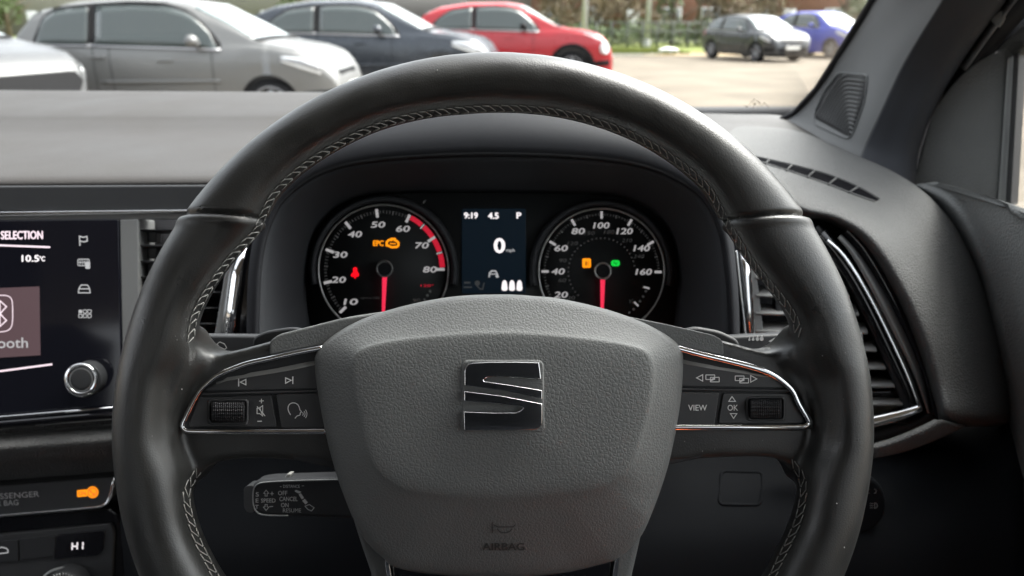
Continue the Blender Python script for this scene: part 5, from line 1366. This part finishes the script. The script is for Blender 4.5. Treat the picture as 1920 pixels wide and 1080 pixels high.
# houses far behind
def house(px, dist, w, m, lab):
    c = G(px, dist); c.z = gz(dist); h = thing('brick_house' if m == 'brick_wall' else 'rendered_house', c, lab, 'house')
    X, Yv = HX, HD
    def q(x, y, z): return c + X * x + Yv * y + Vector((0, 0, z))
    MB().poly([q(-w / 2, 0, 0), q(w / 2, 0, 0), q(w / 2, 0, 5.2), q(-w / 2, 0, 5.2)], Yv * 8).build('wall', m, h)
    rf = MB(); v = [q(-w / 2 - .4, -.4, 5.1), q(w / 2 + .4, -.4, 5.1), q(w / 2 + .4, 8.4, 5.1), q(-w / 2 - .4, 8.4, 5.1), q(-w / 2 - .4, 4, 8), q(w / 2 + .4, 4, 8)]
    roof = rf.add(v, [(0, 1, 5, 4), (2, 3, 4, 5), (0, 4, 3), (1, 2, 5), (0, 3, 2, 1)]).build('roof', 'roof_tile', h, smooth=False)
    MB().poly([q(-.4 + w * .3, 3.6, 7.4), q(.4 + w * .3, 3.6, 7.4), q(.4 + w * .3, 3.6, 9), q(-.4 + w * .3, 3.6, 9)], Yv * .8).build('chimney', 'brick_wall', roof)
    for x in np.arange(-w / 2 + 1.3, w / 2 - .8, 2.6):
        for z in (.9, 3.5):
            if abs(x) < .6 and z < 1: continue
            f = MB().poly([q(x - .65, -.06, z), q(x + .65, -.06, z), q(x + .65, -.06, z + 1.25), q(x - .65, -.06, z + 1.25)], Yv * .05).build('window', 'window_white', h)
            for s in (-1, 1):
                MB().poly([q(x + s * .31 - .26, -.09, z + .1), q(x + s * .31 + .26, -.09, z + .1), q(x + s * .31 + .26, -.09, z + 1.15), q(x + s * .31 - .26, -.09, z + 1.15)], Yv * .02).build('pane', 'window_pane', f)
    MB().poly([q(-.45, -.06, 0), q(.45, -.06, 0), q(.45, -.06, 2.1), q(-.45, -.06, 2.1)], Yv * .05).build('door', 'window_white', h)
house(1185, 52, 13, 'brick_wall', 'red brick house behind the trees above the red bonnet')
house(1480, 55, 12, 'brick_wall', 'red brick house behind the black and blue cars')
house(1000, 60, 10, 'render_wall', 'pale rendered house behind the roof of the red car')
house(500, 62, 14, 'render_wall', 'pale rendered house far behind the slate blue car')
house(60, 64, 14, 'render_wall', 'pale rendered house far behind the silver hatchback')
# trees and hedge
def leaves(mb, c, rx, ry, rz, n, s):
    for k in range(n):
        while True:
            d = Vector((random.uniform(-1, 1), random.uniform(-1, 1), random.uniform(-1, 1)))
            if .25 < d.length < 1: break
        p = c + Vector((d.x * rx, d.y * ry, d.z * rz)); r = s * random.uniform(.6, 1.4)
        u = Vector((random.gauss(0, 1), random.gauss(0, 1), random.gauss(0, 1))).normalized(); w = u.orthogonal().normalized()
        mb.add([p - u * r, p + w * r * .6, p + u * r, p - w * r * .6], [(0, 1, 2, 3)])
def tree(px, dist, h, m, lab):
    p = G(px, dist); t = thing('tree', p, lab, 'tree', 'trees beyond the car park')
    tr = MB(); tr.tube([p, p + Vector((.05, 0, h * .3)), p + Vector((-.05, .1, h * .62))], [.16, .12, .06], 8)
    for k in range(6):
        a = k * 1.05; b = p + Vector((0, 0, h * (.16 + .07 * k))); tr.tube([b, b + Vector((math.cos(a) * h * .12, math.sin(a) * h * .12, h * .12)), b + Vector((math.cos(a) * h * .24, math.sin(a) * h * .24, h * .2))], [.06, .04, .015], 6)
    tr.build('trunk', 'bark', t)
    cm = MB()
    for k in range(16):
        a = random.uniform(0, 6.28); r = h * random.uniform(.03, .27); z = h * random.uniform(.18, .88)
        leaves(cm, p + Vector((math.cos(a) * r, math.sin(a) * r, z)), h * .12, h * .12, h * .10, 95, .13)
    cm.build('crown', m, t, recalc=False, smooth=False)
for i, (px, d, h, m, lab) in enumerate(((1120, 37, 6, 'leaf_dry', 'bronze leaved tree beside the pole behind the red bonnet'), (1170, 40, 7, 'leaf_dry', 'russet tree between the two pale posts'), (1262, 37, 5.5, 'leaf', 'green tree to the right of the lamp post'), (1310, 42, 7, 'leaf', 'green tree behind the end of the railing'),
        (1355, 36, 5, 'leaf_dry', 'brownish tree just behind the black car'), (1450, 44, 6, 'leaf_dry', 'sparse brown tree between the black and blue cars'), (1585, 38, 6, 'leaf', 'green tree behind the blue car at the pillar'), (1630, 44, 7, 'leaf', 'green tree hidden partly by the windscreen pillar'),
        (1050, 44, 6, 'leaf_dry', 'bronze tree behind the red car windscreen'), (560, 48, 7, 'leaf', 'green tree above the silver bonnet'), (8, 40, 6, 'leaf', 'green tree at the far left corner of the windscreen'))):
    tree(px, d, h, m, lab)
hm = MB()
for k in range(60):
    px = 1060 + 10.5 * k + random.uniform(-6, 6); d = random.uniform(34.5, 36.5)
    leaves(hm, G(px, d) + Vector((0, 0, random.uniform(.45, .9))), .55, .5, .55, 60, .11)
hm.build('hedge_growth', 'leaf', None, recalc=False, smooth=False, kind='stuff', label='rough green undergrowth behind the railing', cat='undergrowth')
gm = MB()
for k in range(6000):
    x = random.uniform(-3, 6.5); y = random.uniform(28.2, 33); p = HD * y + HX * x + Vector((0, 0, gz(y) + .12)); hgt = random.uniform(.05, .16); dx = random.uniform(-.04, .04)
    gm.add([p, p + HX * .03, p + HX * (.015 + dx) + Vector((0, 0, hgt))], [(0, 1, 2)])
gm.build('grass_blades', 'grass', None, recalc=False, smooth=False, kind='stuff', label='rough grass blades growing on the verge', cat='grass')
